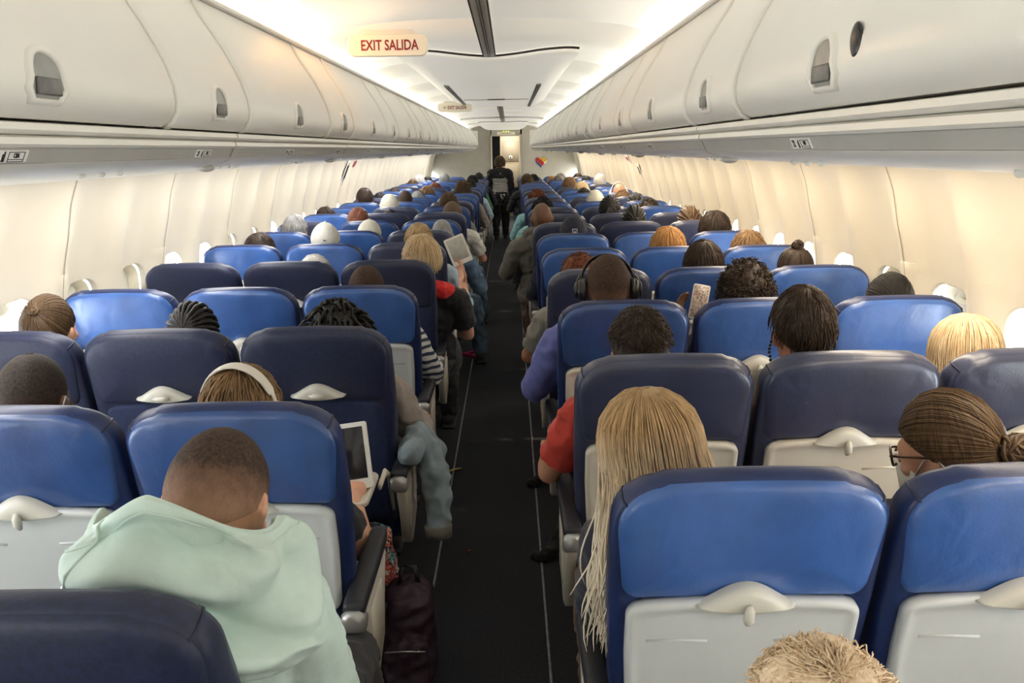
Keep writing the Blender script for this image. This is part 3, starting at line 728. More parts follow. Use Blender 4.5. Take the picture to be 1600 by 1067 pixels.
COLORS = {'L': {0: 'navy', 1: 'mid', 2: 'navy', 3: 'royal', 4: 'navy', 8: ('slate', 'navy', 'royal'), 9: ('mid', 'slate', 'royal'), 10: ('slate', 'royal', 'royal'), 6: ('slate', 'royal', 'royal')},
          'R': {0: 'royal', 1: 'royal', 2: 'slate', 3: ('mid', 'royal', 'royal'), 4: ('slate', 'mid', 'royal'), 5: 'royal', 6: 'royal', 7: ('slate', 'navy', 'slate'), 8: 'slate', 9: ('slate', 'slate', 'mid'), 10: 'mid', 11: 'slate'}}  # tone per seat paints in how light falls on its row
CNAME = {'royal': 'brightly lit blue', 'mid': 'half-lit blue', 'slate': 'dimly lit slate', 'navy': 'shaded navy'}
TRAYDOWN = {('L', 2, 0), ('L', 2, 1), ('L', 4, 2), ('L', 4, 1), ('L', 4, 0)}
seats = {}
def make_seat(side, i, c):
    sg = -1 if side == 'L' else 1
    r = empty('passenger_seat', (sg*COLX[c], rowY(side, i), 0))
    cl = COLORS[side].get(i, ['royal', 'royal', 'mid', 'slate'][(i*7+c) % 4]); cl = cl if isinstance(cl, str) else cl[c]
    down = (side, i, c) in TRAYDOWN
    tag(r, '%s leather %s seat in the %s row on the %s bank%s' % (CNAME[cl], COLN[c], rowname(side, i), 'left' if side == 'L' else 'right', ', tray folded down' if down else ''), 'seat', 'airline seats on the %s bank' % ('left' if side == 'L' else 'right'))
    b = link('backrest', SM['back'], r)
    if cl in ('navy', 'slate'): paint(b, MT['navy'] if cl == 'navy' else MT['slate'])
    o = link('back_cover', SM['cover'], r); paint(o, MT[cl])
    far = i > 9
    if i < 4: link('seam', SM['stitchl'], b); link('seam', SM['stitchr'], b)
    if not far: link('seat_pocket', SM['lower'], r)
    o = link('latch_housing', SM['latch'], r)
    if down: o.location = (0, -.03*sin(LEAN), .03*cos(LEAN))
    if i < 8: link('latch_knob', SM['turno' if down else 'turn'], o)
    if down:
        if i == 2:
            t = link('tray_table', SM['dtray'], r); link('tray_arm', SM['ta'], t); link('tray_arm', SM['tb'], t)
        else:
            t = link('tray_table', SM['dtray'], r)
    else:
        t = link('tray_table', SM['tray'], r); paint(t, MT['beige'] if side == 'R' and i > 1 else MT['grey'])
    cu = link('seat_cushion', SM['cush'], r); link('seat_frame', SM['frame'], r)
    xs = [-.245*sg] if c < 2 else [-.245*sg, .245*sg]
    for x in xs:
        if c == 2 and x == .245*sg: x = .225*sg
        a = link('armrest', SM['pad'], r); a.location.x = x
        k = link('armrest_cap', SM['cap'], a)
        if c == 0:
            k = link('armrest_bracket', SM['brk'], a); k.scale.x = -sg if sg > 0 else 1
    if c != 1 and i < 12:
        for me in ('legf', 'legr'): l = link('leg', SM[me], r); l.location.x = -.1*sg if c == 0 else .1*sg
    seats[(side, i, c)] = r
    return r
for side, n0, n1 in (('L', 0, 20), ('R', 0, 20)):
    for i in range(n0, n1+1):
        for c in range(3):
            if side == 'L' and i == 0 and c > 0: continue
            if side == 'L' and i == 1 and c > 1: continue
            if side == 'R' and i == 0 and c > 0: continue
            if side == 'R' and i == 1 and c > 1: continue
            make_seat(side, i, c)
# ------------------------------------------------------------------ people
from mathutils import noise as NZ
V = Vector
def hand(mb, wrist, d, nrm, side, curl=.5):
    d = V(d).normalized(); nrm = V(nrm); nrm = (nrm-d*nrm.dot(d)).normalized(); s = d.cross(nrm)*side; w = V(wrist)
    R = Matrix((s, d, nrm)).transposed()
    mb.ell(w+d*.048, (.040, .052, .016), R); mb.tube([w-d*.02, w+d*.03], [.026, .028], 10)
    for k, (o, L) in enumerate(((.030, .068), (.010, .076), (-.010, .071), (-.029, .056))):
        p = w+d*.088+s*o; pts = [w+d*.06+s*o*.9, p]; a = 0
        for f in (.45, .32, .23):
            a += curl*.75; p = p+(d*cos(a)-nrm*sin(a)+s*o*1.5*.2)*L*f; pts.append(p)
        mb.tube(pts, [.009, .0095, .009, .0082, .007], 8); mb.ell(pts[-1], (.0072,)*3, n=8, m=6)
    p0 = w+d*.022+s*.028; p1 = p0+(d*.6+s*.75-nrm*.2)*.035; p2 = p1+(d*.9+s*.25-nrm*.35)*.034
    mb.tube([p0, p1, p2], [.013, .0105, .008], 8); mb.ell(p2, (.008,)*3, n=8, m=6)
def tiltm(t): return Euler((-t[0], t[2], -t[1]), 'XYZ').to_matrix()      # nod forward, turn, roll
def head_parts(mb, C, R):
    C = V(C); q = lambda x, y, z: C+R@V((x, y, z)); e = lambda c, r, rot=None: mb.ell(q(*c), r, R@(rot or Matrix.Identity(3)))
    e((0, -.008, .012), (.0755, .096, .103)); e((0, .03, -.045), (.058, .066, .070)); e((0, .058, -.085), (.034, .03, .026))
    e((0, .055, .0), (.062, .04, .06)); e((0, .082, .022), (.05, .014, .012))                       # brow
    mb.tube([q(0, .088, .012), q(0, .104, -.012), q(0, .112, -.028)], [.008, .011, .014], 8); e((0, .104, -.032), (.019, .012, .009))
    for s in (-1, 1):
        e((s*.03, .084, .005), (.014, .009, .008)); e((s*.045, .066, -.025), (.022, .02, .018))
        e((s*.079, -.006, -.012), (.008, .021, .032), Euler((.15, 0, s*.5)).to_matrix()); e((s*.076, .006, -.04), (.008, .010, .012))
    e((0, .092, -.057), (.024, .010, .006)); e((0, .09, -.067), (.022, .010, .007))
STD = dict(head=(0, 0, 1.14), tilt=(.12, 0, 0), neck0=(0, .02, .97), chest=(0, .05, .83), belly=(0, .10, .64), pelvis=(0, .15, .545),
           sh=((-.18, .02, .925), (.18, .02, .925)), el=((-.205, .13, .68), (.205, .13, .68)), wr=((-.10, .34, .64), (.10, .34, .64)), hd=((.25, .9, -.1), (-.25, .9, -.1)), hn=((0, .1, 1), (0, .1, 1)),
           hip=((-.09, .18, .54), (.09, .18, .54)), kn=((-.11, .565, .545), (.11, .565, .545)), an=((-.11, .59, .10), (.11, .59, .10)))
def pose(**k): d = dict(STD); d.update(k); return d
def mir(p):
    m = lambda v: (-v[0], v[1], v[2]); d = dict(p)
    for k in ('sh', 'el', 'wr', 'hd', 'hn', 'hip', 'kn', 'an'): d[k] = (m(p[k][1]), m(p[k][0]))
    for k in ('head', 'neck0', 'chest', 'belly', 'pelvis'): d[k] = m(p[k])
    d['tilt'] = (p['tilt'][0], -p['tilt'][1], -p['tilt'][2]); return d
ARMR = pose(el=(STD['el'][0], (.275, .10, .715)), wr=(STD['wr'][0], (.262, .33, .715)), hd=(STD['hd'][0], (-.1, 1, -.05)), kn=(STD['kn'][0], (.08, .565, .545)), an=(STD['an'][0], (.08, .59, .10)))
LEGR = dict(ARMR); LEGR.update(kn=(STD['kn'][0], (.19, .555, .53)), an=(STD['an'][0], (.25, .58, .10)))
READ = pose(tilt=(.3, -.25, 0), el=(STD['el'][0], (.232, .10, .70)), wr=(STD['wr'][0], (.20, .33, .955)), hd=(STD['hd'][0], (-.1, .3, .9)), hn=((0, .1, 1), (.75, .55, .2)), kn=(STD['kn'][0], (.07, .565, .545)), an=(STD['an'][0], (.07, .59, .10)))
TABL = pose(tilt=(.4, .1, 0), sh=((-.17, .03, .90), (.17, .03, .90)), el=((-.2, .14, .68), (.285, .12, .68)), wr=((-.06, .33, .72), (.23, .33, .75)), hd=((.2, .9, .2), (-.1, .9, .35)), kn=(STD['kn'][0], (.25, .50, .52)), an=(STD['an'][0], (.27, .56, .10)))
HOOD = pose(head=(.012, .02, 1.108), tilt=(.62, .05, .03), neck0=(0, -.06, .985), chest=(0, -.035, .85), belly=(0, .05, .65), pelvis=(0, .06, .55), sh=((-.155, -.055, .965), (.135, -.055, .96)),
            el=((-.205, .06, .70), (.165, .07, .69)), wr=((-.10, .27, .66), (.10, .27, .66)), hip=((-.09, .10, .54), (.09, .10, .54)), kn=((-.13, .47, .53), (.11, .47, .53)), an=((-.13, .50, .1), (.11, .50, .1)))
BACK = pose(head=(0, 0, 1.14), tilt=(.18, 0, 0))
LEAN = pose(head=(.07, .0, 1.12), tilt=(.12, 0, .15), neck0=(.02, .02, .965), sh=((-.145, .02, .91), (.145, .02, .91)), el=((-.16, .14, .68), (.16, .14, .68)))
WALK = dict(head=(0, .02, 1.41), tilt=(.15, -.1, 0), neck0=(0, -.01, 1.25), chest=(0, 0, 1.13), belly=(0, .01, .97), pelvis=(0, 0, .83), sh=((-.165, -.01, 1.225), (.165, -.01, 1.225)),
            el=((-.205, .02, .97), (.205, .02, .97)), wr=((-.15, .2, .9), (.15, .2, .9)), hd=((.3, .9, .1), (-.3, .9, .1)), hn=((0, 0, 1), (0, 0, 1)),
            hip=((-.085, 0, .80), (.085, 0, .80)), kn=((-.085, .03, .44), (.09, .09, .45)), an=((-.085, -.06, .09), (.09, .06, .09)))
def limb(mb, a, b, c, ra, rb, rc, n=14):
    a, b, c = V(a), V(b), V(c); pts = [a, a.lerp(b, .35), a.lerp(b, .75), b, b.lerp(c, .3), b.lerp(c, .75), c]
    mb.caps_tube(pts, [ra, ra*.98, (ra+rb)/2*.97, rb, (rb*1.02), (rb+rc)/2*.92, rc], n)
def torso(mb, p, g=0, neck=True):
    ch, be, pe, nk = (V(p[k]) for k in ('chest', 'belly', 'pelvis', 'neck0')); sl, sr = V(p['sh'][0]), V(p['sh'][1])
    w = (sr-sl).length/2
    ax = (nk-be).normalized(); R = Matrix((V((1, 0, 0)), V((1, 0, 0)).cross(ax)*-1, ax)).transposed()
    mb.ell(ch+ax*.01, (w*.93+g, .105+g, .185+g), R); mb.ell(be, (w*.84+g, .105+g, .15+g), R); mb.ell(pe, (w*.93+g, .115+g, .105+g)); mb.ell((be+pe)/2, (w*.86+g, .11+g, .11+g))
    mid = (sl+sr)/2
    mb.tube([sl, mid+V((0, -.005, .02)), sr], [.062+g, .075+g, .062+g], 14)
    mb.tube([mid+V((0, 0, .0)), nk.lerp(mid, .15)+V((0, 0, .03))], [.09+g, .062+g*.6], 14)       # trapezius
def body_mesh(p, voxel=.008):
    mb = MB(); C = V(p['head']); R = tiltm(p['tilt']); head_parts(mb, C, R); torso(mb, p)
    nk = V(p['neck0']); mb.caps_tube([nk-V((0, 0, .02)), nk.lerp(C+R@V((0, -.035, -.06)), .5), C+R@V((0, -.03, -.05))], [.06, .054, .054])
    for i, s in ((0, -1), (1, 1)):
        limb(mb, p['sh'][i], p['el'][i], p['wr'][i], .05, .038, .026); hand(mb, p['wr'][i], p['hd'][i], p['hn'][i], -s, .45)
        limb(mb, p['hip'][i], p['kn'][i], p['an'][i], .082, .056, .036)
        a = V(p['an'][i]); mb.caps_tube([a+V((0, -.03, -.055)), a+V((0, .05, -.06)), a+V((0, .14, -.072))], [.032, .034, .026])
    return remesh(mb, voxel, 3)
def folds(me, amp, sc, seed=0):
    me.update(); n = [v.normal.copy() for v in me.vertices]
    for v, nn in zip(me.vertices, n):
        c = v.co*sc+V((seed*7.1, 3.3, seed)); f = NZ.noise(c)+.5*NZ.noise(c*2.1+V((0, 0, 5)))
        f = 1-abs(f)*1.6; v.co += nn*(f-.5)*amp
    me.update(); return me
def shirt_mesh(p, sleeve=1.0, seed=0, g=.014, voxel=.010, amp=.012):
    mb = MB(); torso(mb, p, g)
    for i in (0, 1):
        a, b, c = V(p['sh'][i]), V(p['el'][i]), V(p['wr'][i])
        if sleeve >= 1: limb(mb, a, b, b.lerp(c, .93), .066+g*.4, .052+g*.4, .036+g*.4)
        else: mb.tube([a, a.lerp(b, .4), a.lerp(b, .72)], [.064+g*.4, .064+g*.4, .063+g*.4], 14); mb.ell(a, (.064+g*.4,)*3)
    return folds(remesh(mb, voxel, 3), amp, 12, seed)
def trouser_mesh(p, seed=0, g=.012, leg=.97):
    mb = MB(); w = (V(p['sh'][1])-V(p['sh'][0])).length/2
    mb.ell(p['pelvis'], (w*.95+g, .118+g, .108+g))
    for i in (0, 1):
        a, b, c = V(p['hip'][i]), V(p['kn'][i]), V(p['an'][i])
        limb(mb, a, b, b.lerp(c, leg), .088+g, .064+g, .05+g)
    return folds(remesh(mb, .011, 3), .014, 11, seed)
def shoe_mesh(p, i):
    mb = MB(); a = V(p['an'][i]); mb.caps_tube([a+V((0, -.035, -.045)), a+V((0, .05, -.05)), a+V((0, .15, -.065))], [.042, .044, .034]); mb.tube([a+V((0, -.02, -.03)), a+V((0, -.01, .0))], [.044, .046], 12)
    mb.rbox(a+V((0, .055, -.088)), (.085, .27, .022), .01)
    return remesh(mb, .008, 2)
BODY = {}
def outfit(key, p, sleeves=(1.0, .5), voxel=.009, leg=.97):
    d = {'p': p, 'body': body_mesh(p, voxel), 'trousers': trouser_mesh(p, len(BODY), leg=leg), 'shoeL': shoe_mesh(p, 0), 'shoeR': shoe_mesh(p, 1)}
    for s in sleeves: d['shirt%g' % s] = shirt_mesh(p, s, len(BODY)+s, amp=.006 if key == 'hood' else .012)
    for me in d.values():
        if hasattr(me, 'materials'): me.materials.append(SKIN['tan'])
    BODY[key] = d
outfit('std', STD); outfit('armR', ARMR); outfit('armL', mir(ARMR)); outfit('legR', LEGR); outfit('legL', mir(LEGR)); outfit('read', READ, (.5,), .007); outfit('phoneL', mir(READ), (1.0,), .007)
outfit('lookL', pose(tilt=(.28, -.7, 0)), (.5,)); outfit('leanR', LEAN); outfit('leanL', mir(LEAN)); outfit('tablet', TABL, (.5,), .007); outfit('hood', HOOD, (1.0,), .007); outfit('walk', WALK, (1.0,), .007)
# ---- hair, built about the head centre
AX = V((.078, .098, .114))
def sp(th, ph, k=1.0, lift=0.0):
    d = V((sin(th)*sin(ph), sin(th)*cos(ph), cos(th))); v = V((AX.x*d.x, AX.y*d.y-.006, AX.z*d.z+.004)); return v*k+d*lift
def hairline(ph, f=60, b=128):
    t = (1-cos(ph))/2; return radians(f+(b-f)*t**.95)
def hcap(mb, thick, f=60, b=128, amp=.0, freq=30, n=40, m=16, taper=5, seed=0):
    rings = []
    for j in range(1, m+1):
        t = j/m; ring = []
        for i in range(n):
            ph = 2*pi*i/n; th = hairline(ph, f, b)*t; l = thick*(1-t**taper*.85)
            p = sp(th, ph, 1, l)
            if amp: p = sp(th, ph, 1, l+amp*(1-t**8)*NZ.noise(p*freq+V((seed, 0, 0))))
            ring.append(p)
        rings.append(ring)
    o = len(mb.v); mb.loft(rings, True, False, False)
    top = sp(0, 0, 1, thick); mb.v.append(tuple(top)); c = len(mb.v)-1
    mb.f += [(c, o+i, o+(i+1) % n) for i in range(n)]
    return mb
def sl(a, b, t):
    a, b = a.normalized(), b.normalized(); w = a.angle(b)
    if w < 1e-4: return a
    return (a*sin((1-t)*w)+b*sin(t*w))/sin(w)
def on(d, lift): return V((AX.x*d.x, AX.y*d.y-.006, AX.z*d.z+.004))+d*lift
def dirv(th, ph): return V((sin(th)*sin(ph), sin(th)*cos(ph), cos(th)))
def strands_down(mb, N, rnd, lift, r, f=60, b=128, th0=(.0, .8), dl=.5, jit=.12, n=3, seg=6, flick=.004, crown=(.35, pi)):
    C0 = dirv(*crown)
    for _ in range(N):
        ph = rnd.uniform(-pi, pi); e = dirv(hairline(ph, f, b), ph); t0 = rnd.uniform(*th0); t1 = min(1.02, t0+dl*rnd.uniform(.6, 1.2)); j = rnd.gauss(0, jit)
        pts = []; lf = lift*rnd.uniform(.75, 1.1)
        for k in range(seg+1):
            u = k/seg; t = t0+(t1-t0)*u; d = sl(C0, e, t); d = Matrix.Rotation(j*u, 3, 'Z')@d
            pts.append(on(d, lf+flick*u*rnd.uniform(0, 1.3)+(-.004 if k == 0 else 0)))
        mb.tube(pts, [r]*(seg-1)+[r*.8, r*.25], n, False)
def strands_to(mb, N, rnd, target, lift, r, f=58, b=126, n=3, seg=8, ph=(-pi, pi), bump=0):
    T = dirv(*target)
    for q in range(N):
        a = rnd.uniform(*ph) if not bump else ph[0]+(ph[1]-ph[0])*(q+.5)/N
        s = dirv(hairline(a, f, b)*.98, a); lf = lift*rnd.uniform(.7, 1.1)
        pts = [on(sl(s, T, k/seg), lf*sin(pi*(.12+.8*k/seg))**.5+(.0)) for k in range(seg+1)]
        rr = [r*(.5 if k == 0 else 1) for k in range(seg+1)]
        if bump: rr = [r*(1+.25*sin(k*2.4)) for k in range(seg+1)]
        mb.tube(pts, rr, 6 if bump else n, False)
def knot(mb, c, R, r, rnd, N=40):
    c = V(c); mb.ell(c, (R*.9, R*.8, R*.8))
    for _ in range(N):
        ax = V((rnd.gauss(0, .5), 1, rnd.gauss(0, .5))).normalized(); u = ax.orthogonal().normalized(); v = ax.cross(u); a0 = rnd.uniform(0, 6.3); rr = R*rnd.uniform(.55, 1.0); h = rnd.uniform(-.5, .6)*R
        mb.tube([c+ax*(h+.15*R*sin(k*.9))+(u*cos(a0+k*.45)+v*sin(a0+k*.45))*rr for k in range(9)], [r*.4]+[r]*7+[r*.4], 4, False)
def hang(mb, N, rnd, phr, zend, lift, r, drift=(0, 0, 0), wave=.006, spread=.02, n=3, seg=12, start=.12, wide=1.0):
    """long strands from the crown over the skull, then hanging"""
    for _ in range(N):
        ph = rnd.uniform(*phr); d0 = dirv(start+rnd.uniform(0, .25), ph); the = radians(rnd.uniform(88, 100)); e = dirv(the, ph)
        lf = lift*rnd.uniform(.6, 1.15); pts = [on(sl(d0, e, k/5), lf*(.5+.5*min(1, k/3))) for k in range(6)]
        p = pts[-1].copy(); ze = zend*rnd.uniform(.72, 1.05); w0 = rnd.uniform(0, 6.3); wf = rnd.uniform(.7, 1.1)
        dx, dy = rnd.gauss(0, spread), rnd.gauss(0, spread*.6)
        for k in range(1, seg-4):
            t = k/(seg-5); pts.append(V((p.x*(1+(wide-1)*t)+drift[0]*t**1.3+dx*t+wave*sin(w0+t*6*wf)*t, p.y+drift[1]*t+dy*t-.012*sin(pi*t), p.z+(ze-p.z)*t)))
        mb.tube(pts, [r*.6]+[r]*(len(pts)-3)+[r*.8, r*.2], n, False)
HM = {}
def hair_mesh(style, seed=0):
    key = (style, seed)
    if key in HM: return HM[key]
    rnd = random.Random(hash(style) % 1000+seed if False else sum(map(ord, style))+seed*31); mb = MB()
    if style == 'buzz': hcap(mb, .0075, 62, 124, .001, 60)
    elif style == 'fade':
        hcap(mb, .006, 60, 122, .001, 60); hcap(mb, .017, 50, 88, .003, 40, taper=8); strands_down(mb, 1200, rnd, .016, .0016, 52, 92, (0, .9), .2, .2, flick=.006)
    elif style == 'crop': hcap(mb, .014, 60, 126, .005, 35, seed=seed); strands_down(mb, 900, rnd, .013, .0018, dl=.28, jit=.16, flick=.0035)
    elif style == 'fluffy': hcap(mb, .022, 58, 128, .012, 22, seed=seed); strands_down(mb, 1300, rnd, .022, .0012, dl=.16, jit=.6, flick=.009)
    elif style == 'short': hcap(mb, .018, 58, 127, .006, 22, seed=seed); strands_down(mb, 560, rnd, .018, .0026, dl=.45, jit=.14, flick=.006)
    elif style == 'curly':
        hcap(mb, .022, 60, 130, .014, 26, seed=seed)
        for _ in range(1000):
            ph = rnd.uniform(-pi, pi); th = hairline(ph, 58, 128)*sqrt(rnd.random()); c = sp(th, ph, 1, rnd.uniform(.018, .034)); u = V((rnd.gauss(0, 1), rnd.gauss(0, 1), rnd.gauss(0, 1))).normalized(); w = u.orthogonal().normalized(); x = u.cross(w); R = rnd.uniform(.005, .009)
            mb.tube([c+u*(k*.0016)+(w*cos(k*.8)+x*sin(k*.8))*R for k in range(11)], .0022, 3, False)
    elif style == 'fuzzy': hcap(mb, .03, 58, 130, .016, 24, seed=seed); strands_down(mb, 500, rnd, .024, .0016, dl=.06, jit=.5, flick=.022)
    elif style == 'bob':
        hcap(mb, .022, 56, 132, .006, 18, seed=seed); strands_down(mb, 640, rnd, .024, .0032, 54, 134, (0, .75), .6, .08, flick=.01)
    elif style == 'long':
        hcap(mb, .014, 50, 130, .003, 18); hang(mb, 620, rnd, (.85, 2*pi-.85), -.30, .022, .0026)
        mb.loft([[(.088*sin(a)*w, -.006+.105*cos(a)*w, z) for a in [1.3+(2*pi-2.6)*i/20 for i in range(21)]] for z, w in ((.03, 1.08), (-.05, 1.08), (-.15, 1.06), (-.25, .98))], False, False, False)
    elif style == 'longside':                                      # falls forward over the left shoulder
        hcap(mb, .016, 48, 132, .003, 18); hang(mb, 700, rnd, (.8, 2*pi-.8), -.30, .024, .0026, wide=1.15, wave=.014)
        hang(mb, 560, rnd, (pi+.4, 2*pi-.75), -.36, .032, .0021, drift=(-.035, -.03, 0), wave=.026, spread=.022, seg=18, wide=1.0)
        mb.loft([[(.088*sin(a)*w, -.006+.105*cos(a)*w, z) for a in [1.2+(2*pi-2.4)*i/20 for i in range(21)]] for z, w in ((.03, 1.12), (-.05, 1.14), (-.15, 1.15), (-.26, 1.05))], False, False, False)
    elif style == 'bun':
        hcap(mb, .010, 54, 126, .002, 20); strands_to(mb, 900, rnd, (1.62, pi), .016, .0018); knot(mb, sp(1.62, pi, 1, .034), .034, .004, rnd, 70)
    elif style == 'sidebun':
        hcap(mb, .010, 54, 126, .002, 20); strands_to(mb, 900, rnd, (1.82, pi-.75), .016, .0018); knot(mb, sp(1.82, pi-.8, 1, .036), .034, .0042, rnd, 70)
    elif style == 'tightbun': hcap(mb, .007, 54, 124, .001, 20); strands_to(mb, 420, rnd, (1.0, pi), .009, .0022); knot(mb, sp(1.0, pi, 1, .012), .016, .003, rnd, 20)
    elif style == 'topknot': hcap(mb, .012, 56, 126, .004, 24); strands_to(mb, 300, rnd, (.35, pi), .014, .0028); knot(mb, sp(.3, pi, 1, .022), .026, .0055, rnd, 46)
    elif style == 'ponytail':
        hcap(mb, .012, 54, 126, .003, 20); strands_to(mb, 520, rnd, (1.15, pi), .018, .003); knot(mb, sp(1.15, pi, 1, .022), .016, .004, rnd, 16)
        b = sp(1.15, pi, 1, .03)
        for _ in range(150):
            j = V((rnd.gauss(0, .018), rnd.gauss(0, .010), rnd.gauss(0, .01))); L = rnd.uniform(.8, 1.1)
            mb.tube([b, b+V((0, -.03, .008))+j*.5, b+V((.0, -.05, -.03))+j, b+V((.002, -.052, -.09*L))+j*1.3, b+V((.0, -.045, -.16*L))+j*1.5], [.003, .0036, .0036, .003, .0008], 3, False)
    elif style == 'dreads':
        hcap(mb, .014, 60, 124, .008, 30)
        for _ in range(110):
            ph = rnd.uniform(-pi, pi); th = rnd.uniform(.05, 1.5); p = sp(th, ph, 1, .008); d = dirv(th, ph); o = d*.022+V((rnd.gauss(0, .008), rnd.gauss(0, .008), .008)); h = V((d.x*.03+rnd.gauss(0, .012), d.y*.03+rnd.gauss(0, .012), -rnd.uniform(.02, .07)))
            pts = [p, p+o*.7, p+o+h*.3, p+o+h*.7, p+o+h]; mb.tube(pts, [.0058*(1+.2*sin(k*3+th*9)) for k in range(5)], 6)
    elif style == 'braids':
        hcap(mb, .006, 56, 124, 0); strands_to(mb, 26, rnd, (1.3, pi), .014, .0075, bump=1, seg=14)
        for k in range(24):
            b = sp(1.3, pi, 1, .012); j = rnd.uniform(-.07, .07); mb.tube([b, b+V((j*.4, -.018, -.02)), b+V((j*.8, -.02, -.08)), b+V((j, -.01, -.17))], [.006, .0065, .006, .004], 5)
    elif style == 'cornrows': hcap(mb, .007, 56, 122, 0); strands_to(mb, 20, rnd, (1.7, pi), .013, .0085, bump=1, seg=16); knot(mb, sp(1.7, pi, 1, .02), .03, .006, rnd, 24)
    elif style == 'fringe': hcap(mb, .001, 100, 128, 0); strands_down(mb, 260, rnd, .004, .0022, 95, 128, (.66, .9), .25, .1)
    me = mb.mesh('hair', HAIR['dark']); HM[key] = me; return me
def cap_dome(mb, fwd=-1):
    hcap(mb, .016, 70, 104, 0, taper=9); rows = []
    return mb
CAPM = {}
def ballcap():
    if 'cap' in CAPM: return CAPM['cap']
    d = MB(); hcap(d, .017, 76, 108, 0, taper=12, n=48)
    b = MB(); R = []
    for r, y0, z in ((1.0, 0, 0), (1.0, .004, .003)):
        pass
    xs = [-1+2*i/14 for i in range(15)]
    rows = []
    for t in (0, .5, 1):
        rows.append([(x*.078, .078+(.085*sqrt(max(0, 1-x*x*.85)))*t, .022-.010*t-.03*x*x) for x in xs])
    for t in (1, .5, 0):
        rows.append([(x*.078, .078+(.085*sqrt(max(0, 1-x*x*.85)))*t, .018-.010*t-.03*x*x) for x in xs])
    b.loft(rows, False, False, False)
    k = MB(); k.ell(sp(0, 0, 1, .019), (.008, .008, .005))
    s = MB(); s.tube([sp(hairline(pi+a, 76, 108)*.97, pi+a, 1, .006) for a in [-.9+1.8*i/12 for i in range(13)]], .005, 6)
    CAPM['cap'] = [('cap_crown', d.mesh('cap')), ('cap_brim', b.mesh('cap_brim')), ('cap_button', k.mesh('cap_button')), ('cap_strap', s.mesh('cap_strap'))]
    return CAPM['cap']
def beanie():
    if 'b' in CAPM: return CAPM['b']
    d = MB(); hcap(d, .020, 66, 112, .003, 20, taper=14, n=60, m=18)
    for k in range(4):
        f = .97-.045*k; d.tube([sp(hairline(a, 66, 112)*f, a, 1, .0125+.002*k) for a in [2*pi*i/40 for i in range(41)]], .0065, 6, False)
    CAPM['b'] = d.mesh('knit_hat'); return CAPM['b']
HB = {}
def add_person(label, loc, s, skin, style, hc, shirt, pose_='std', sleeve=1.0, pants='navy', hat=None, hatc=None, group='seated passengers', seed=0, name='person', hscale=1.0):
    if style == 'fade': hscale = 1.06
    d = BODY[pose_]; r = empty(name, loc); r.scale = (s, s, s)
    tag(r, label, 'person', group)
    b = link('body', d['body'], r); paint(b, SKIN[skin])
    sh = link('shirt', d['shirt%g' % sleeve], r); paint(sh, CL[shirt])
    t = link('trousers', d['trousers'], r); paint(t, CL[pants])
    for k in ('shoeL', 'shoeR'): o = link('shoe', d[k], r); paint(o, CL['charcoal'])
    hm = Matrix.Translation(d['p']['head'])@tiltm(d['p']['tilt']).to_4x4()
    if hat == 'cap' and style: style = 'fringe'
    if hat == 'beanie': style = None
    if style:
        h = link('hair', hair_mesh(style, seed), r); paint(h, HAIR[hc]); h.matrix_local = hm@Matrix.Scale(hscale, 4)
    if hat == 'cap':
        parts = ballcap(); c0 = link('cap', parts[0][1], r); c0.matrix_local = hm
        for nm, me in parts[1:]: link(nm, me, c0)
        for o in [c0]+list(c0.children):
            if not o.data.materials: o.data.materials.append(CL[hatc])
            paint(o, CL[hatc])
        r['hat'] = 1
    if hat == 'beanie':
        c0 = link('knit_hat', beanie(), r); c0.matrix_local = hm
        if not c0.data.materials: c0.data.materials.append(CL[hatc])
        paint(c0, CL[hatc])
    r['hm'] = 0
    del r['hm']
    if 'hat' in r: del r['hat']
    HB[label] = (r, hm, s)
    return r
def headpoint(r, pose_, p):
    d = BODY[pose_]; s = r.scale.x
    return V(r.location)+(V(d['p']['head'])+tiltm(d['p']['tilt'])@V(p))*s
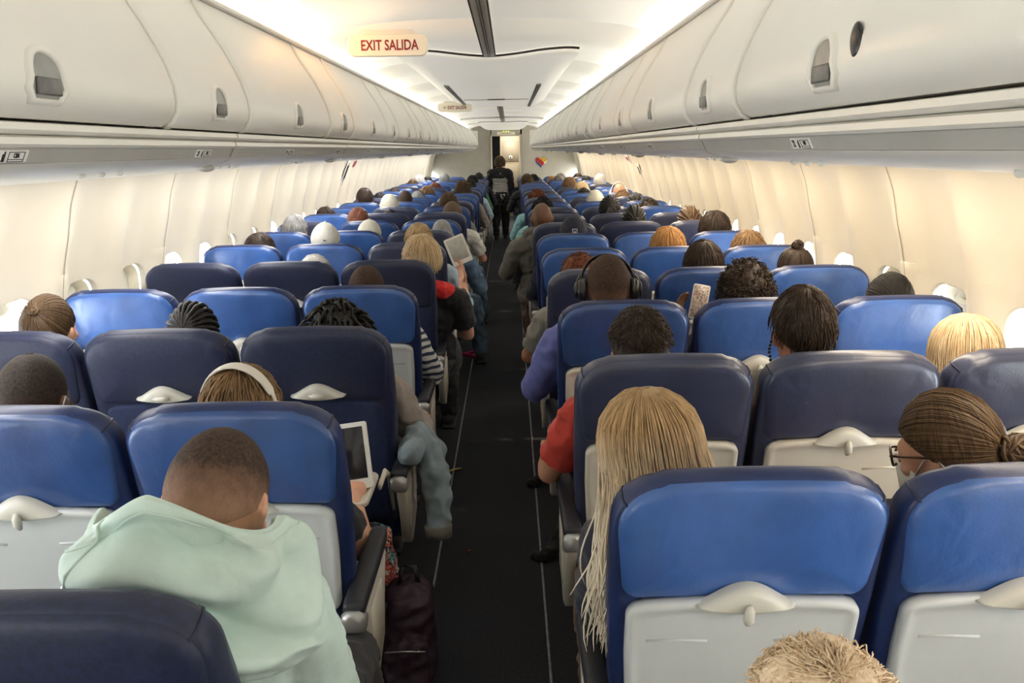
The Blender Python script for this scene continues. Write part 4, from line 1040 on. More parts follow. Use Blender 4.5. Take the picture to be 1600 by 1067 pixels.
# side, row, col, X, top height, skin, style, hair colour, shirt, pose, sleeve, hat, hat colour, description
PEOPLE = [
 ('L', 1, 0, -.57, 1.145, 'fair', 'bob', 'light', 'black', 'tablet', .5, None, None, 'light brown hair under headphones, floral skirt'),
 ('L', 1, 1, -1.08, 1.21, 'brown', 'buzz', 'buzzblack', 'charcoal', 'std', 1, None, None, 'close-cropped black hair and face mask'),
 ('L', 2, 2, -1.47, 1.225, 'fair', 'tightbun', 'brown', 'cream', 'std', 1, None, None, 'brown hair pulled to small knot'),
 ('L', 2, 1, -.98, 1.185, 'deep', 'braids', 'black', 'charcoal', 'std', 1, None, None, 'long black braids'),
 ('L', 2, 0, -.49, 1.175, 'deep', 'dreads', 'black', 'taupe', 'armR', 1, None, None, 'black dreadlocks and taupe jacket'),
 ('L', 3, 0, -.52, 1.20, 'tan', 'buzz', 'buzz', 'stripe', 'armR', 1, None, None, 'short brown hair and striped shirt'),
 ('L', 4, 1, -.93, 1.15, 'fair', 'short', 'white', 'cream', 'std', 1, None, None, 'tuft of white hair'),
 ('L', 4, 0, -.36, 1.225, 'fair', 'bob', 'blonde', 'black', 'read', .5, None, None, 'blonde hair holding up e-reader'),
 ('L', 5, 0, -.46, 1.235, 'fair', 'ponytail', 'goldblonde', 'lightblue', 'armR', 1, None, None, 'blonde ponytail'),
 ('L', 5, 2, -1.45, 1.20, 'tan', 'short', 'dark', 'charcoal', 'std', 1, None, None, 'dark brown hair'),
 ('L', 5, 1, -1.04, 1.255, 'brown', 'crop', 'black', 'navy', 'std', 1, 'cap', 'white', 'white baseball cap with swoosh'),
 ('L', 6, 1, -.90, 1.205, 'fair', 'crop', 'dark', 'black', 'std', 1, 'cap', 'cream', 'off-white baseball cap'),
 ('L', 6, 2, -1.43, 1.245, 'fair', 'crop', 'grey', 'olive_grey', 'std', 1, None, None, 'greying cropped hair'),
 ('L', 6, 0, -.38, 1.205, 'fair', 'fringe', 'grey', 'denim', 'legR', 1, None, None, 'balding crown'),
 ('L', 7, 1, -1.12, 1.235, 'tan', 'bun', 'red', 'charcoal', 'std', 1, None, None, 'dark reddish hair tied back'),
 ('L', 8, 0, -.41, 1.24, 'fair', 'short', 'dark', 'white', 'legR', .5, 'cap', 'brown', 'brown cap and white T-shirt'),
 ('L', 8, 1, -.98, 1.165, 'tan', 'short', 'black', 'navy', 'std', 1, None, None, 'black hair barely showing'),
 ('L', 8, 2, -1.55, 1.20, 'tan', 'short', 'dark', 'grey', 'leanL', 1, None, None, 'dark hair'),
 ('L', 9, 1, -1.09, 1.26, 'fair', None, None, 'grey', 'std', 1, 'beanie', 'cream', 'cream knit hat'),
 ('L', 9, 0, -.50, 1.27, 'fair', 'short', 'brown', 'grey', 'armR', 1, None, None, 'short brown hair and grey shirt'),
 ('L', 10, 2, -1.47, 1.29, 'fair', 'crop', 'dark', 'grey', 'std', 1, None, None, 'short dark hair, head well above seat'),
 ('L', 10, 1, -1.03, 1.26, 'fair', 'buzz', 'buzz', 'white', 'std', 1, None, None, 'shaved sides'),
 ('L', 11, 1, -.98, 1.21, 'fair', None, None, 'navy', 'std', 1, 'beanie', 'grey', 'grey knit hat'),
 ('L', 11, 2, -1.42, 1.20, 'tan', 'short', 'black', 'navy', 'std', 1, None, None, 'black hair'),
 ('L', 12, 0, -.49, 1.30, 'fair', 'short', 'brown', 'taupe', 'armR', 1, None, None, 'brown hair and black headphones'),
 ('L', 12, 1, -.95, 1.23, 'fair', 'bob', 'light', 'cream', 'std', 1, None, None, 'light brown hair'),
 ('L', 13, 2, -1.47, 1.19, 'tan', 'short', 'dark', 'black', 'std', 1, None, None, 'dark hair'),
 ('L', 14, 0, -.46, 1.25, 'tan', 'crop', 'dark', 'lightblue', 'armR', 1, None, None, 'dark hair and light blue shirt'),
 ('L', 14, 1, -.98, 1.21, 'fair', 'bob', 'red', 'grey', 'std', 1, None, None, 'reddish bobbed hair'),
 ('L', 16, 0, -.5, 1.27, 'fair', 'short', 'black', 'green', 'armR', 1, None, None, 'black hair and green top'),
 ('L', 16, 2, -1.49, 1.22, 'tan', 'short', 'brown', 'grey', 'std', 1, None, None, 'brown hair'),
 ('L', 17, 1, -1.02, 1.28, 'fair', 'short', 'grey', 'charcoal', 'std', 1, None, None, 'dark grey hair'),
 ('L', 17, 2, -1.47, 1.26, 'fair', 'bob', 'white', 'cream', 'std', 1, None, None, 'white blonde hair'),
 ('L', 18, 0, -.45, 1.28, 'fair', 'short', 'black', 'black', 'armR', 1, 'cap', 'black', 'black cap'),
 ('L', 18, 2, -1.4, 1.21, 'tan', 'short', 'black', 'navy', 'std', 1, None, None, 'black hair'),
 ('R', 0, 0, .43, 1.16, 'fair', 'fluffy', 'straw', 'cream', 'std', 1, None, None, 'strawberry blonde hair at photo bottom edge'),
 ('R', 1, 0, .385, 1.215, 'fair', 'longside', 'longblonde', 'navy', 'leanL', 1, None, None, 'long honey blonde hair'),
 ('R', 1, 1, .97, 1.20, 'fair', 'bun', 'brown', 'black', 'lookL', .5, None, None, 'brown hair in low bun, glasses'),
 ('R', 2, 0, .48, 1.215, 'tan', 'fade', 'dark', 'red', 'armL', .5, None, None, 'dark brushed-up hair and red T-shirt'),
 ('R', 2, 1, .95, 1.28, 'fair', 'crop', 'dark', 'olive_grey', 'std', 1, None, None, 'dark brown hair and mask straps'),
 ('R', 2, 2, 1.43, 1.19, 'fair', 'long', 'blonde', 'cream', 'std', 1, None, None, 'straight blonde hair'),
 ('R', 3, 0, .48, 1.285, 'tan', 'buzz', 'buzz', 'periwinkle', 'armL', 1, None, None, 'buzzed brown hair and black headphones'),
 ('R', 3, 1, 1.01, 1.225, 'brown', 'curly', 'dark', 'charcoal', 'phoneL', 1, None, None, 'dark curly hair holding a phone'),
 ('R', 3, 2, 1.56, 1.19, 'brown', 'bun', 'black', 'grey', 'leanR', 1, None, None, 'smooth black hair gathered at back'),
 ('R', 4, 0, .44, 1.18, 'tan', 'fuzzy', 'red', 'grey', 'armL', .5, None, None, 'fuzzy reddish hair and grey sleeve'),
 ('R', 4, 1, 1.03, 1.245, 'tan', 'short', 'dark', 'black', 'std', 1, None, None, 'wavy dark brown hair'),
 ('R', 4, 2, 1.47, 1.20, 'brown', 'topknot', 'dark', 'grey', 'std', 1, None, None, 'dark hair in curly topknot'),
 ('R', 5, 1, 1.01, 1.23, 'fair', 'bob', 'orange', 'white', 'std', 1, None, None, 'ginger blonde hair'),
 ('R', 5, 2, 1.47, 1.20, 'fair', 'bob', 'light', 'cream', 'std', 1, None, None, 'smooth light brown hair'),
 ('R', 6, 0, .53, 1.24, 'brown', 'buzz', 'buzzblack', 'navy', 'armL', 1, 'beanie', 'navy', 'navy hat with small shield badge'),
 ('R', 6, 2, 1.47, 1.255, 'tan', 'bob', 'dark', 'charcoal', 'std', 1, None, None, 'straight dark brown bob'),
 ('R', 7, 0, .35, 1.29, 'brown', None, None, 'olive_grey', 'armL', 1, None, None, 'bald head and grey hoodie'),
 ('R', 7, 1, 1.05, 1.255, 'brown', 'cornrows', 'black', 'charcoal', 'std', 1, None, None, 'black and tan braided cornrows'),
 ('R', 7, 2, 1.47, 1.24, 'tan', 'cornrows', 'brown', 'grey', 'std', 1, None, None, 'brown braided hair'),
 ('R', 8, 1, .96, 1.275, 'brown', 'braids', 'black', 'black', 'std', 1, None, None, 'black braids'),
 ('R', 9, 0, .42, 1.22, 'brown', 'curly', 'black', 'teal', 'armL', 1, None, None, 'black curls and teal top'),
 ('R', 9, 2, 1.43, 1.19, 'brown', 'curly', 'dark', 'purple_dark', 'std', 1, None, None, 'dark brown curls'),
 ('R', 10, 1, 1.0, 1.25, 'fair', None, None, 'cream', 'std', 1, 'beanie', 'cream', 'cream knit hat'),
 ('R', 10, 2, 1.42, 1.21, 'brown', 'cornrows', 'black', 'grey', 'std', 1, None, None, 'centre-parted black hair'),
 ('R', 11, 0, .42, 1.22, 'fair', 'curly', 'red', 'teal', 'legL', 1, None, None, 'red curly hair'),
 ('R', 11, 2, 1.39, 1.19, 'tan', 'curly', 'light', 'taupe', 'std', 1, None, None, 'light brown curls'),
 ('R', 12, 1, 1.02, 1.185, 'brown', 'fuzzy', 'fuzz', 'black', 'std', 1, None, None, 'fuzzy black hair'),
 ('R', 12, 2, 1.45, 1.25, 'fair', None, None, 'white', 'std', 1, None, None, 'bald head and white headphones'),
 ('R', 13, 1, 1.06, 1.24, 'fair', 'bob', 'blonde', 'cream', 'std', 1, None, None, 'blonde hair'),
 ('R', 14, 1, .96, 1.275, 'fair', 'bob', 'light', 'black', 'std', 1, None, None, 'light brown hair'),
 ('R', 15, 2, 1.47, 1.29, 'fair', 'crop', 'white', 'grey', 'std', 1, None, None, 'white cropped hair'),
 ('R', 16, 0, .39, 1.29, 'fair', 'short', 'brown', 'black', 'armL', 1, None, None, 'short brown hair'),
 ('R', 17, 1, .97, 1.25, 'fair', 'curly', 'grey', 'black', 'std', 1, None, None, 'silver grey curls'),
 ('R', 17, 0, .52, 1.26, 'tan', 'short', 'black', 'black', 'armL', 1, None, None, 'black hair'),
 ('R', 17, 2, 1.42, 1.21, 'tan', 'short', 'black', 'grey', 'std', 1, None, None, 'black hair'),
 ('R', 18, 1, .88, 1.19, 'fair', 'bob', 'orange', 'purple_dark', 'std', 1, None, None, 'ginger brown hair'),
 ('R', 19, 0, .33, 1.21, 'fair', 'fringe', 'grey', 'navy', 'armL', 1, None, None, 'bald pale head'),
 ('R', 19, 2, 1.4, 1.22, 'tan', 'short', 'dark', 'black', 'std', 1, None, None, 'dark hair'),
]
PR = {}
for k, (sd, i, c, X, z, skin, st, hc, shc, ps, sv, hat, hatc, desc) in enumerate(PEOPLE):
    p = BODY[ps]['p']; C = p['head']; topz = C[2]+.13+(.012 if st in ('curly', 'fuzzy', 'bob', 'short') else 0)+(.008 if hat else 0)
    topz -= .02 if ps in ('read', 'phoneL', 'tablet') else 0
    s = z/topz; s = max(.9, min(1.06, s))
    lab = 'person with %s, %s row %s seat, %s bank' % (desc, rowname(sd, i), COLN[c], 'left' if sd == 'L' else 'right')
    PR[(sd, i, c)] = (add_person(lab, (X-C[0]*s, rowY(sd, i)+.28, 0), s, skin, st, hc, shc, ps, sv, pants=('floral' if (sd, i, c) == ('L', 1, 0) else random.choice(['navy', 'black', 'denim', 'charcoal', 'brown'])), hat=hat, hatc=hatc, seed=(k % 3 if st in ('short', 'crop', 'curly', 'bob') else 0)), ps)
# ---- man in the mint hoodie
hm = add_person('person in mint green hoodie with shaved head bowed, first seat by the left edge', (-.40, 1.31, 0), 1.0, 'fair', 'buzz', 'buzzfade', 'mint', 'hood', 1.0, 'charcoal')
hm['label'] = 'person in mint green hoodie with buzzed brown hair, head bowed, nearest left aisle seat'
mb = MB(); rows = []
HV = [(.104, .080, 1.06), (.120, .096, 1.125), (.136, .108, 1.170), (.146, .115, 1.200), (.158, .127, 1.197), (.168, .140, 1.178), (.182, .155, 1.14), (.193, .168, 1.09), (.199, .180, 1.052), (.199, .184, 1.015), (.188, .174, .98), (.165, .15, .95), (.13, .115, .935)]
def hv(v):
    k = v*(len(HV)-1); i = min(int(k), len(HV)-2); t = k-i; t = t*t*(3-2*t)*.35+t*.65
    return [HV[i][q]*(1-t)+HV[i+1][q]*t for q in range(3)]
def crease(a, v, pts, w, d):
    best = 9; sg = 1
    for (a0, v0), (a1, v1) in zip(pts, pts[1:]):
        ux, uy = (a1-a0)*.22, v1-v0; L2 = ux*ux+uy*uy; px, py = (a-a0)*.22, v-v0
        t = max(0, min(1, (px*ux+py*uy)/L2)); dx, dy = px-ux*t, py-uy*t; ds = sqrt(dx*dx+dy*dy)
        if ds < best: best = ds; sg = 1 if ux*py-uy*px > 0 else -1
    x = best*sg
    return d*(-exp(-(x/w)**2)+.8*exp(-((x-1.7*w)/(1.2*w))**2))
NV, NA = 60, 110
for j in range(NV+1):
    v = j/NV; rx, ry, z = hv(v); row = []
    for i in range(NA+1):
        a = radians(-128+256*i/NA); sa = sin(a)
        e = max(0, min(1, (v-.32)/.1))*max(0, min(1, (.97-v)/.08))
        f = e*(.010*sin(2.6*a+7*v)+.006*sin(5.3*a-9*v+1))
        f += e*crease(a, v, [(-.5, .40), (-.05, .47), (.35, .50), (.62, .44)], .045, .042)
        f += e*crease(a, v, [(-1.7, .74), (-.9, .66), (-.25, .60), (.25, .66), (.9, .72)], .05, .03)
        f += e*crease(a, v, [(.2, .80), (.8, .66), (1.3, .50)], .05, .024)
        f += e*crease(a, v, [(-1.5, .48), (-1.0, .56), (-.8, .70), (-.9, .85)], .045, .022)
        f += e*crease(a, v, [(-.2, .92), (.4, .88), (1.1, .80)], .04, .018)
        dz = -.095*max(0, sa)**1.1*(1-.4*v)-.075*max(0, -sa)**1.5
        front = max(0, (abs(a)-1.7)/.6)
        row.append((-.012+(rx*(.90 if sa < 0 else .97)+f)*sa, -.062-(ry+f)*cos(a), z+dz-(.13 if sa < 0 else .07)*front+.010*sin(a*3+1)*(1 if v > .25 else .3)-(.08*exp(-((a+.55)/.5)**2)*max(0, v-.3))))
    rows.append(row)
mb.loft(rows, False, False, False)
hd = mb.build('hood', CL['mint'], hm); md = hd.modifiers.new('t', 'SOLIDIFY'); md.thickness = .006; md = hd.modifiers.new('s', 'SUBSURF'); md.levels = 1; md.render_levels = 1
tb = MB(); tb.tube([V(p)+V((0, 0, 0)) for p in rows[24]], .0022, 5, False); tb.build('hem_seam', CL['mint'], hd)
tb = MB(); tb.tube([V(rows[j][40])+V((0, -.002, .0)) for j in range(16, 50, 2)], .0028, 5, False); tb.build('panel_seam', CL['mint'], hd)
# ---- passenger walking up the aisle
pw = at(782, 320, 16.3)
wk = add_person('person with long brown hair walking away up the aisle in striped top and black trousers', (pw.x, 16.3, 0), 1.0, 'fair', 'bob', 'brown', 'stripe2', 'walk', 1.0, 'black', group='standing passengers')
p = WALK; mb = MB(); sl_, sr_ = V(p['sh'][0]), V(p['sh'][1])
mb.tube([sl_, (sl_+sr_)/2+V((0, -.005, .02)), sr_], [.09, .104, .09], 14); mb.ell((0, 0, 1.185), (.185, .137, .085)); mb.tube([(sl_+sr_)/2, V(p['neck0'])+V((0, 0, .02))], [.1, .074], 14)
for i in (0, 1): limb(mb, p['sh'][i], p['el'][i], V(p['el'][i]).lerp(V(p['wr'][i]), .95), .082, .066, .05)
me = folds(remesh(mb, .011, 3), .012, 13, 4); me.materials.append(CL['black']); link('cardigan', me, wk)
# red scarf and fold at the shoulder of the reader
r, ps = PR[('L', 4, 0)]; mb = MB()
mb.caps_tube([(-.10, -.05, .985), (.0, -.075, .995), (.10, -.05, .985), (.15, .0, .965)], [.045, .05, .05, .042]); mb.caps_tube([(.15, 0, .965), (.135, .06, .93)], [.042, .03])
me = folds(remesh(mb, .009, 3), .012, 20, 2); me.materials.append(CL['scarlet']); link('scarf', me, r)
# grey hood lying on the bald man's back
r, ps = PR[('R', 7, 0)]; mb = MB()
mb.caps_tube([(-.115, .03, 1.03), (-.09, -.05, 1.035), (0, -.10, 1.03), (.09, -.05, 1.035), (.115, .03, 1.03)], [.03, .045, .055, .045, .03]); mb.ell((0, -.10, .98), (.12, .045, .07))
me = folds(remesh(mb, .01, 3), .012, 18, 1); me.materials.append(CL['olive_grey']); link('hood', me, r)
# scarf-like jacket collar for the masked man, mask straps and glasses
r, ps = PR[('R', 2, 1)]; mb = MB()
mb.caps_tube([(-.08, .03, 1.0), (-.06, -.05, 1.005), (0, -.075, 1.0), (.06, -.05, 1.005), (.08, .03, 1.0)], [.018, .024, .026, .024, .018]); me = folds(remesh(mb, .008, 2), .004, 20, 1); me.materials.append(CL['olive_grey']); link('collar', me, r)
p = BODY[ps]['p']; Rm = tiltm(p['tilt']); C = V(p['head'])
for s in (-1, 1):
    mb = MB()
    for k in range(9): mb.ell(C+Rm@V((s*(.084+.004*sin(k*.5)), .002+.004*k*(1 if k < 5 else .5), -.02-.011*k)), (.0048,)*3, n=8, m=6)
    o = mb.build('mask_cord', MT['blackplastic'], r)
def mask_strap(key, col='white'):
    r, ps = PR[key]; p = BODY[ps]['p']; Rm = tiltm(p['tilt']); C = V(p['head']); g = MB(); R = []
    for x, z0, z1, y in ((-.066, -.03, -.075, .045), (-.04, -.012, -.10, .088), (0, -.002, -.108, .118), (.04, -.012, -.10, .088), (.066, -.03, -.075, .045)):
        R.append([C+Rm@V((x, y, z)) for z in (z0, (z0+z1)/2, z1)])
    g.loft(R, False, False, False)
    o = g.build('face_mask', CL[col], r); md = o.modifiers.new('t', 'SOLIDIFY'); md.thickness = .003
    for s in (-1, 1):
        g = MB(); g.tube([C+Rm@V(q) for q in ((s*.066, .045, -.035), (s*.08, .015, -.0), (s*.088, -.012, .012), (s*.088, -.03, -.015), (s*.08, -.015, -.04), (s*.07, .04, -.07))], .0022, 5); g.build('ear_loop', CL['white'], o)
mask_strap(('L', 1, 1)); mask_strap(('R', 1, 1))
r, ps = PR[('R', 1, 1)]; p = BODY[ps]['p']; Rm = tiltm(p['tilt']); C = V(p['head'])
tort = mat('tortoiseshell', (.06, .025, .008), .25, nscale=40, nvar=.8)
gl = empty('glasses', (0, 0, 0)); gl.matrix_world = Matrix.Translation(r.location)@Matrix.Scale(r.scale.x, 4)@Matrix.Translation(C)@Rm.to_4x4()
tag(gl, 'tortoiseshell glasses worn by the brown-haired person with the low bun', 'glasses')
for s in (-1, 1):
    g = MB(); g.tube([(s*(.034+.026*cos(a)), .105-.012*abs(cos(a)), .0+.02*sin(a)) for a in [2*pi*i/20 for i in range(21)]], .0028, 6, False); g.build('rim', tort, gl)
    g = MB(); g.tube([(s*.06, .095, .006), (s*.078, .06, .008), (s*.085, .0, .006), (s*.086, -.02, -.01)], [.003, .0028, .0025, .002], 6); g.build('temple', tort, gl)
g = MB(); g.tube([(-.009, .108, .006), (0, .112, .008), (.009, .108, .006)], .0026, 6); g.build('bridge', tort, gl)
# ---- headphones
def headphones(key, label, c1, c2, back=0.0, bw=.013, wide=1.0, hgt=.142):
    r, ps = PR[key]; p = BODY[ps]['p']; Rm = tiltm(p['tilt']); C = V(p['head'])
    h = empty('headphones'); h.matrix_world = Matrix.Translation(r.location)@Matrix.Scale(r.scale.x, 4)@Matrix.Translation(C)@Rm.to_4x4()
    tag(h, label, 'headphones')
    pts = []
    for k in range(25):
        a = pi*k/24; v = V((.098*wide*cos(a), -.006, .0+hgt*sin(a)**.9)); v = Matrix.Rotation(back, 3, 'X')@v; pts.append(v)
    g = MB(); R = []
    for k, q in enumerate(pts):
        t = (pts[min(k+1, 24)]-pts[max(k-1, 0)]).normalized(); yv = Matrix.Rotation(back, 3, 'X')@V((0, 1, 0)); n = t.cross(yv)
        w = bw if 3 < k < 21 else .009
        R.append([q+yv*w*cos(u)+n*.0055*sin(u) for u in [2*pi*m/10 for m in range(10)]])
    g.loft(R); g.build('headband', c1, h)
    for s in (-1, 1):
        g = MB(); g.ell((s*.097*wide, -.004, -.012), (.024, .036, .044)); g.ell((s*.116*wide, -.004, -.012), (.010, .026, .032)); b = g.build('ear_cup', c2, h)
        g = MB(); g.tube([(s*(.088*wide), -.004+.03*cos(a), -.012+.038*sin(a)) for a in [2*pi*i/20 for i in range(21)]], .010, 8, False); g.build('ear_cushion', MT['blackplastic'], b)
        g = MB(); g.tube([Matrix.Rotation(back, 3, 'X')@V((s*.098*wide, -.006, .05)), (s*.112*wide, -.004, .02), (s*.118*wide, -.004, -.005)], [.006, .006, .005], 8); g.build('yoke', c2, b)
ROSE = mat('rose_gold_plastic', (.5, .28, .2), .35, .3, nscale=10, nvar=.05); IVORY = mat('ivory_headband', (.75, .7, .62), .4, nscale=10, nvar=.04)
headphones(('L', 1, 0), 'ivory and rose gold headphones worn by person with floral skirt', IVORY, ROSE, back=.5, bw=.021, wide=1.1, hgt=.153)
headphones(('R', 3, 0), 'black over-ear headphones worn by person with buzzed hair, right bank', MT['blackplastic'], MT['blackplastic'], wide=1.04, back=-.55, hgt=.136)
headphones(('L', 12, 0), 'black headphones worn by brown-haired person far up the left aisle side', MT['blackplastic'], MT['blackplastic'])
headphones(('R', 12, 2), 'white headphones worn by bald person at a far right window', MT['white'], MT['white'], back=-.1)
headphones(('L', 11, 1), 'black headphones worn over grey knit hat, left bank', MT['black'], MT['blackplastic'])
# small marks on hats
r, ps = PR[('L', 5, 1)]; cap = [o for o in r.children if o.name.startswith('cap')][0]
g = MB(); R = []
for k in range(11):
    t = k/10; x = -.014+.03*t; zz = .004*((t*2-1)**2)*(2.4 if t > .3 else 1.2)-.004; wv = .0042*sin(pi*min(1, t*1.6+.05))**.8*(1-t)+.0006
    ph = pi-x/.085-.25
    R.append([sp(radians(83), ph, 1, .0195)+V((0, 0, zz+d)) for d in (-wv, wv)])
g.loft(R, False, False, False); o = g.build('cap_mark', MT['black'], cap)
r, ps = PR[('R', 6, 0)]; hat = [o for o in r.children if o.name.startswith('knit_hat')][0]
def badge(prof, lift, nm, m):
    g = MB(); g.add([sp(radians(82)-z/.115, pi-x/.085, 1, lift) for x, z in prof], [tuple(range(len(prof)))]); g.build(nm, m, hat, smooth=False)
SHD = [(-.013, .015), (-.006, .013), (0, .016), (.006, .013), (.013, .015), (.012, -.006), (.006, -.013), (0, -.017), (-.006, -.013), (-.012, -.006)]
badge([(x*1.15, z*1.12) for x, z in SHD], .0235, 'badge_edge', MT['white']); badge([(x*.95, z*.92) for x, z in SHD], .0242, 'badge_field', mat('badge_blue', (.01, .03, .2), .5, nscale=20, nvar=.1))
badge([(x*.8, -.001+z*.75) for x, z in [(-.011, .002), (.011, .002), (.010, -.007), (.005, -.013), (0, -.017), (-.005, -.013), (-.010, -.007)]], .0250, 'badge_letters', mat('badge_red', (.45, .01, .02), .5, nscale=20, nvar=.1))
badge([(-.006, -.009), (-.003, -.009), (-.001, -.004), (.002, -.009), (.005, -.009), (.005, .001), (.003, .001), (.002, -.005), (-.001, .001), (-.004, .001)], .0256, 'badge_mark', MT['white'])
# ---- held devices
def slab(nm, cat, label, c, u, v, w, h, t, mcase, mscr, bez=.008, home=False):
    u = V(u).normalized(); v = V(v); v = (v-u*v.dot(u)).normalized(); n = u.cross(v); Mx = Matrix((u, v, n)).transposed().to_4x4(); Mx.translation = c
    r = empty(nm); r.matrix_world = Mx; tag(r, label, cat)
    b = MB(); pts = rrect(w/2, h/2, .008, 4); b.loft([[(x*.97, y*.98, 0) for x, y in pts], [(x, y, .002) for x, y in pts], [(x, y, t-.002) for x, y in pts], [(x*.97, y*.98, t) for x, y in pts]]); b.build('case', mcase, r, sharp=40)
    b = MB(); b.rbox((0, bez*.6, t+.0004), (w-2*bez, h-3.2*bez, .0012), .0004, 1); b.build('screen', mscr, r)
    if home: b = MB(); b.tube([(.005*cos(a), -h/2+bez*1.1+.005*sin(a), t+.0006) for a in [2*pi*i/16 for i in range(17)]], .0008, 5, False); b.build('home_button', MT['metal'], r)
    return r
paper = mat('paper_screen', (.45, .47, .45), .6, nscale=60, nvar=.12)
photoscr = rampmat('phone_picture', 'vor', 60, [(0, (.6, .5, .42)), (.4, (.2, .15, .12)), (.6, (.75, .68, .6)), (.85, (.5, .2, .2))], .3)
r, ps = PR[('L', 4, 0)]; hw = V(r.location)+V(BODY[ps]['p']['wr'][1])*r.scale.x
slab('e_reader', 'e-reader', 'white e-reader held up beside the aisle by blonde person', at(716, 391, hw.y+.03), (.93, .05, .36), (-.34, .12, .93), .118, .163, .009, MT['white'], paper, .012)
r, ps = PR[('R', 3, 1)]; hw = V(r.location)+V(BODY[ps]['p']['wr'][0])*r.scale.x
slab('phone', 'phone', 'phone with picture on screen, held by person with dark curly hair', at(1092, 472, hw.y+.02), (.95, .1, -.2), (.2, .15, .95), .075, .15, .008, MT['white'], photoscr, .004)
r, ps = PR[('L', 1, 0)]; hw = V(r.location)+V(BODY[ps]['p']['wr'][1])*r.scale.x
slab('tablet', 'tablet', 'white tablet held upright by person with floral skirt', hw+V((-.03, .09, .10)), (.98, .1, .1), (-.05, .35, .95), .135, .20, .008, MT['white'], mat('dark_screen', (.02, .02, .025), .15, nscale=5, nvar=.1), .014, True)
# ---- loose things by the aisle
mb = MB(); ax = -.235
mb.caps_tube([(ax, 2.66, .70), (ax+.01, 2.80, .705), (ax, 2.92, .70)], [.04, .045, .04]); mb.caps_tube([(ax+.02, 2.80, .71), (ax+.055, 2.78, .66), (ax+.075, 2.74, .58), (ax+.085, 2.70, .50), (ax+.085, 2.66, .43)], [.04, .048, .05, .045, .04])
mb.caps_tube([(ax+.0, 2.9, .69), (ax+.05, 2.93, .62), (ax+.055, 2.95, .50)], [.04, .05, .04])
me = folds(remesh(mb, .008, 4), .012, 12, 3); me.materials.append(mat('grey_blue_knit', (.19, .24, .27), .9, nscale=14, nvar=.25, bump=.4, bscale=260))
j = empty('draped_jacket', (0, 0, 0)); tag(j, 'grey-blue jacket draped over aisle armrest with sleeve hanging into the aisle', 'jacket'); link('jacket_body', me, j)
g = MB(); g.tube([(ax+.085, 2.66, .445), (ax+.086, 2.655, .405)], [.047, .044], 14); g.build('cuff', CL['olive_grey'], j)
bg_ = empty('backpack', (-.225, 2.40, 0)); tag(bg_, 'dark plum backpack standing on the floor by the nearest left aisle armrests', 'bag')
mb = MB(); mb.rbox((0, 0, .19), (.15, .2, .36), .06, 4); mb.rbox((0, -.10, .14), (.13, .06, .2), .025, 3)
me = folds(remesh(mb, .01, 4), .02, 14, 5); me.materials.append(mat('plum_nylon', (.028, .012, .024), .6, nscale=16, nvar=.3, bump=.3, bscale=200)); link('bag_body', me, bg_)
g = MB(); g.tube([(-.03, .02, .36), (-.02, .02, .42), (.02, .02, .42), (.03, .02, .36)], .008, 6); g.build('handle', MT['black'], bg_)
g = MB(); g.tube([(-.06, -.132, .22), (0, -.137, .225), (.06, -.132, .22)], .003, 5); g.build('zipper', MT['metal'], bg_)
def floorpt(px, py):
    Y = 1.0
    for _ in range(60):
        p = at(px, py, Y); Y *= CZ/(CZ-p.z) if CZ-p.z > .01 else 1
    return at(px, py, Y)
p = floorpt(745, 557); g = MB()
g.tube([p+V((.10*cos(a)-.02, .09*sin(a), .02+.012*sin(2*a))) for a in [.3+2*pi*i/22*.9 for i in range(23)]], .014, 6, flat=.25); tag(g.build('pink_strap', mat('pink_webbing', (.6, .03, .16), .8, nscale=30, nvar=.15)), 'pink webbing strap looped on the aisle floor', 'strap')
p = floorpt(712, 736); g = MB(); g.add([p+V(q) for q in ((-.03, -.02, .006), (.0, -.01, .012), (.035, .03, .006), (.02, .035, .006), (-.01, .01, .012), (-.04, -.005, .005))], [(0, 1, 4, 5), (1, 2, 3, 4)]); tag(g.build('luggage_tag', mat('straw_paper', (.45, .36, .12), .7, nscale=20, nvar=.2)), 'crumpled straw-coloured paper tag lying beside left floor track', 'litter')
p = floorpt(733, 862); g = MB(); g.rbox(p+V((0, 0, .005)), (.016, .006, .006), .002, 2, Euler((0, 0, .3)).to_matrix()); tag(g.build('crumb', mat('orange_crumb', (.5, .14, .03), .7, nscale=30, nvar=.2)), 'tiny orange crumb on the aisle carpet', 'litter')
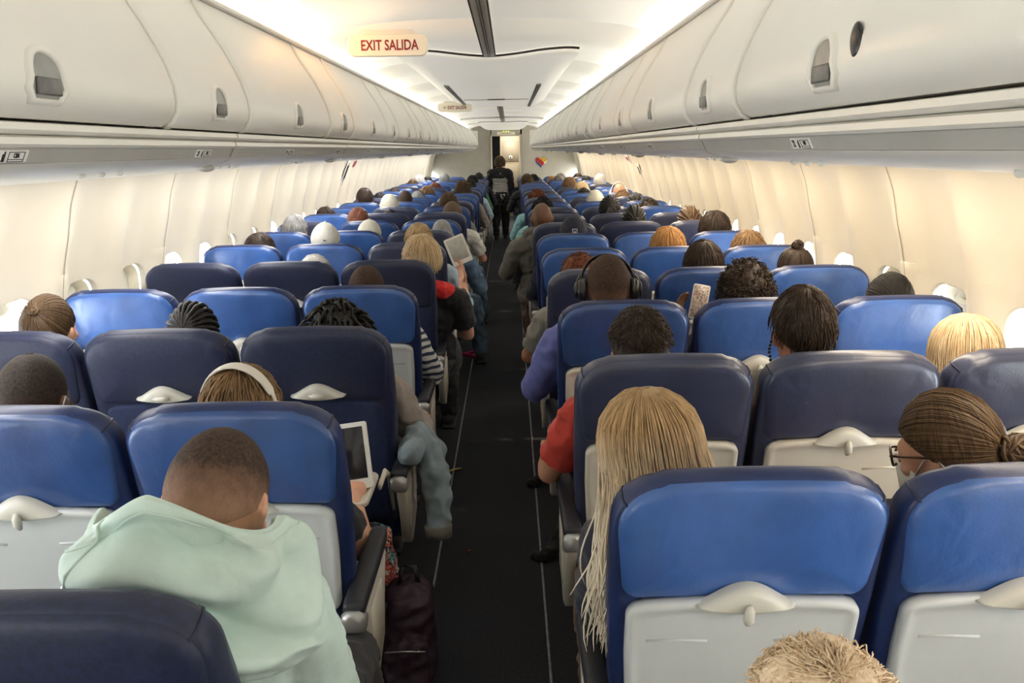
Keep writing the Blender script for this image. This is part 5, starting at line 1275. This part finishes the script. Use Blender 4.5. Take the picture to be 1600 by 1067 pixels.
for px, py, lab in ((838, 762, 'black bag strap trailing on the floor beside red-shirted passenger'), (850, 878, 'black bag strap end on the floor beside the long blonde-haired passenger')):
    p = floorpt(px, py); mb = MB(); mb.caps_tube([p+V((.10, .10, .12)), p+V((.05, .05, .045)), p+V((-.01, .0, .024)), p+V((-.045, .03, .02))], [.03, .026, .022, .014])
    me = folds(remesh(mb, .008, 3), .016, 18, px); me.materials.append(CL['black']); tag(link('bag_strap', me), lab, 'bag strap')
# ------------------------------------------------------------------ light
def area(name, loc, rot, sx, sy, e, col):
    l = bpy.data.lights.new(name, 'AREA'); l.shape = 'RECTANGLE'; l.size = sx; l.size_y = sy; l.energy = e; l.color = col
    o = bpy.data.objects.new(name, l); COL.objects.link(o); o.location = loc; o.rotation_euler = rot; return o
LY = YB-YA-1.6
for sg in (-1, 1):
    area('cove_light', (sg*.765, YA+.1+LY/2, 2.112), (0, pi-sg*radians(-25), 0), .05, LY, 11, (1, .92, .8) if sg < 0 else (.95, .97, 1))
    area('sidewall_light', (sg*1.33, YA+.1+LY/2, 1.585), (0, radians(14)*-sg, 0), .25, LY, 150, (1, .97, .93) if sg < 0 else (1, .84, .64))
area('warm_cove_light', (-.765, 3.7, 2.112), (0, pi+radians(25), 0),   .05, .5, 2.2, (1, .5, .16))
area('galley_fill_light', (.12, YB+.6, 2.15), (0, 0, 0), .5, .5, 14, (1, .9, .75))  # unseen lamp added to brighten the front doorway
w = bpy.data.worlds.new('daylight'); SC.world = w; w.use_nodes = True
bg = w.node_tree.nodes['Background']; bg.inputs[0].default_value = (.85, .93, 1, 1); bg.inputs[1].default_value = 13
sun = bpy.data.lights.new('sun', 'SUN'); sun.energy = 3; sun.angle = .02; sun.color = (1, .85, .65)
so = bpy.data.objects.new('sun', sun); COL.objects.link(so); so.rotation_euler = Vector((-.85, .1, -.5)).to_track_quat('-Z', 'Y').to_euler()
SC.view_settings.view_transform = 'Standard'; SC.view_settings.look = 'None'; SC.view_settings.exposure = 0.72
SC.cycles.max_bounces = 8; SC.cycles.diffuse_bounces = 5; SC.cycles.glossy_bounces = 3; SC.cycles.transparent_max_bounces = 8
SC.cycles.sample_clamp_indirect = 6; SC.cycles.caustics_reflective = False; SC.cycles.caustics_refractive = False
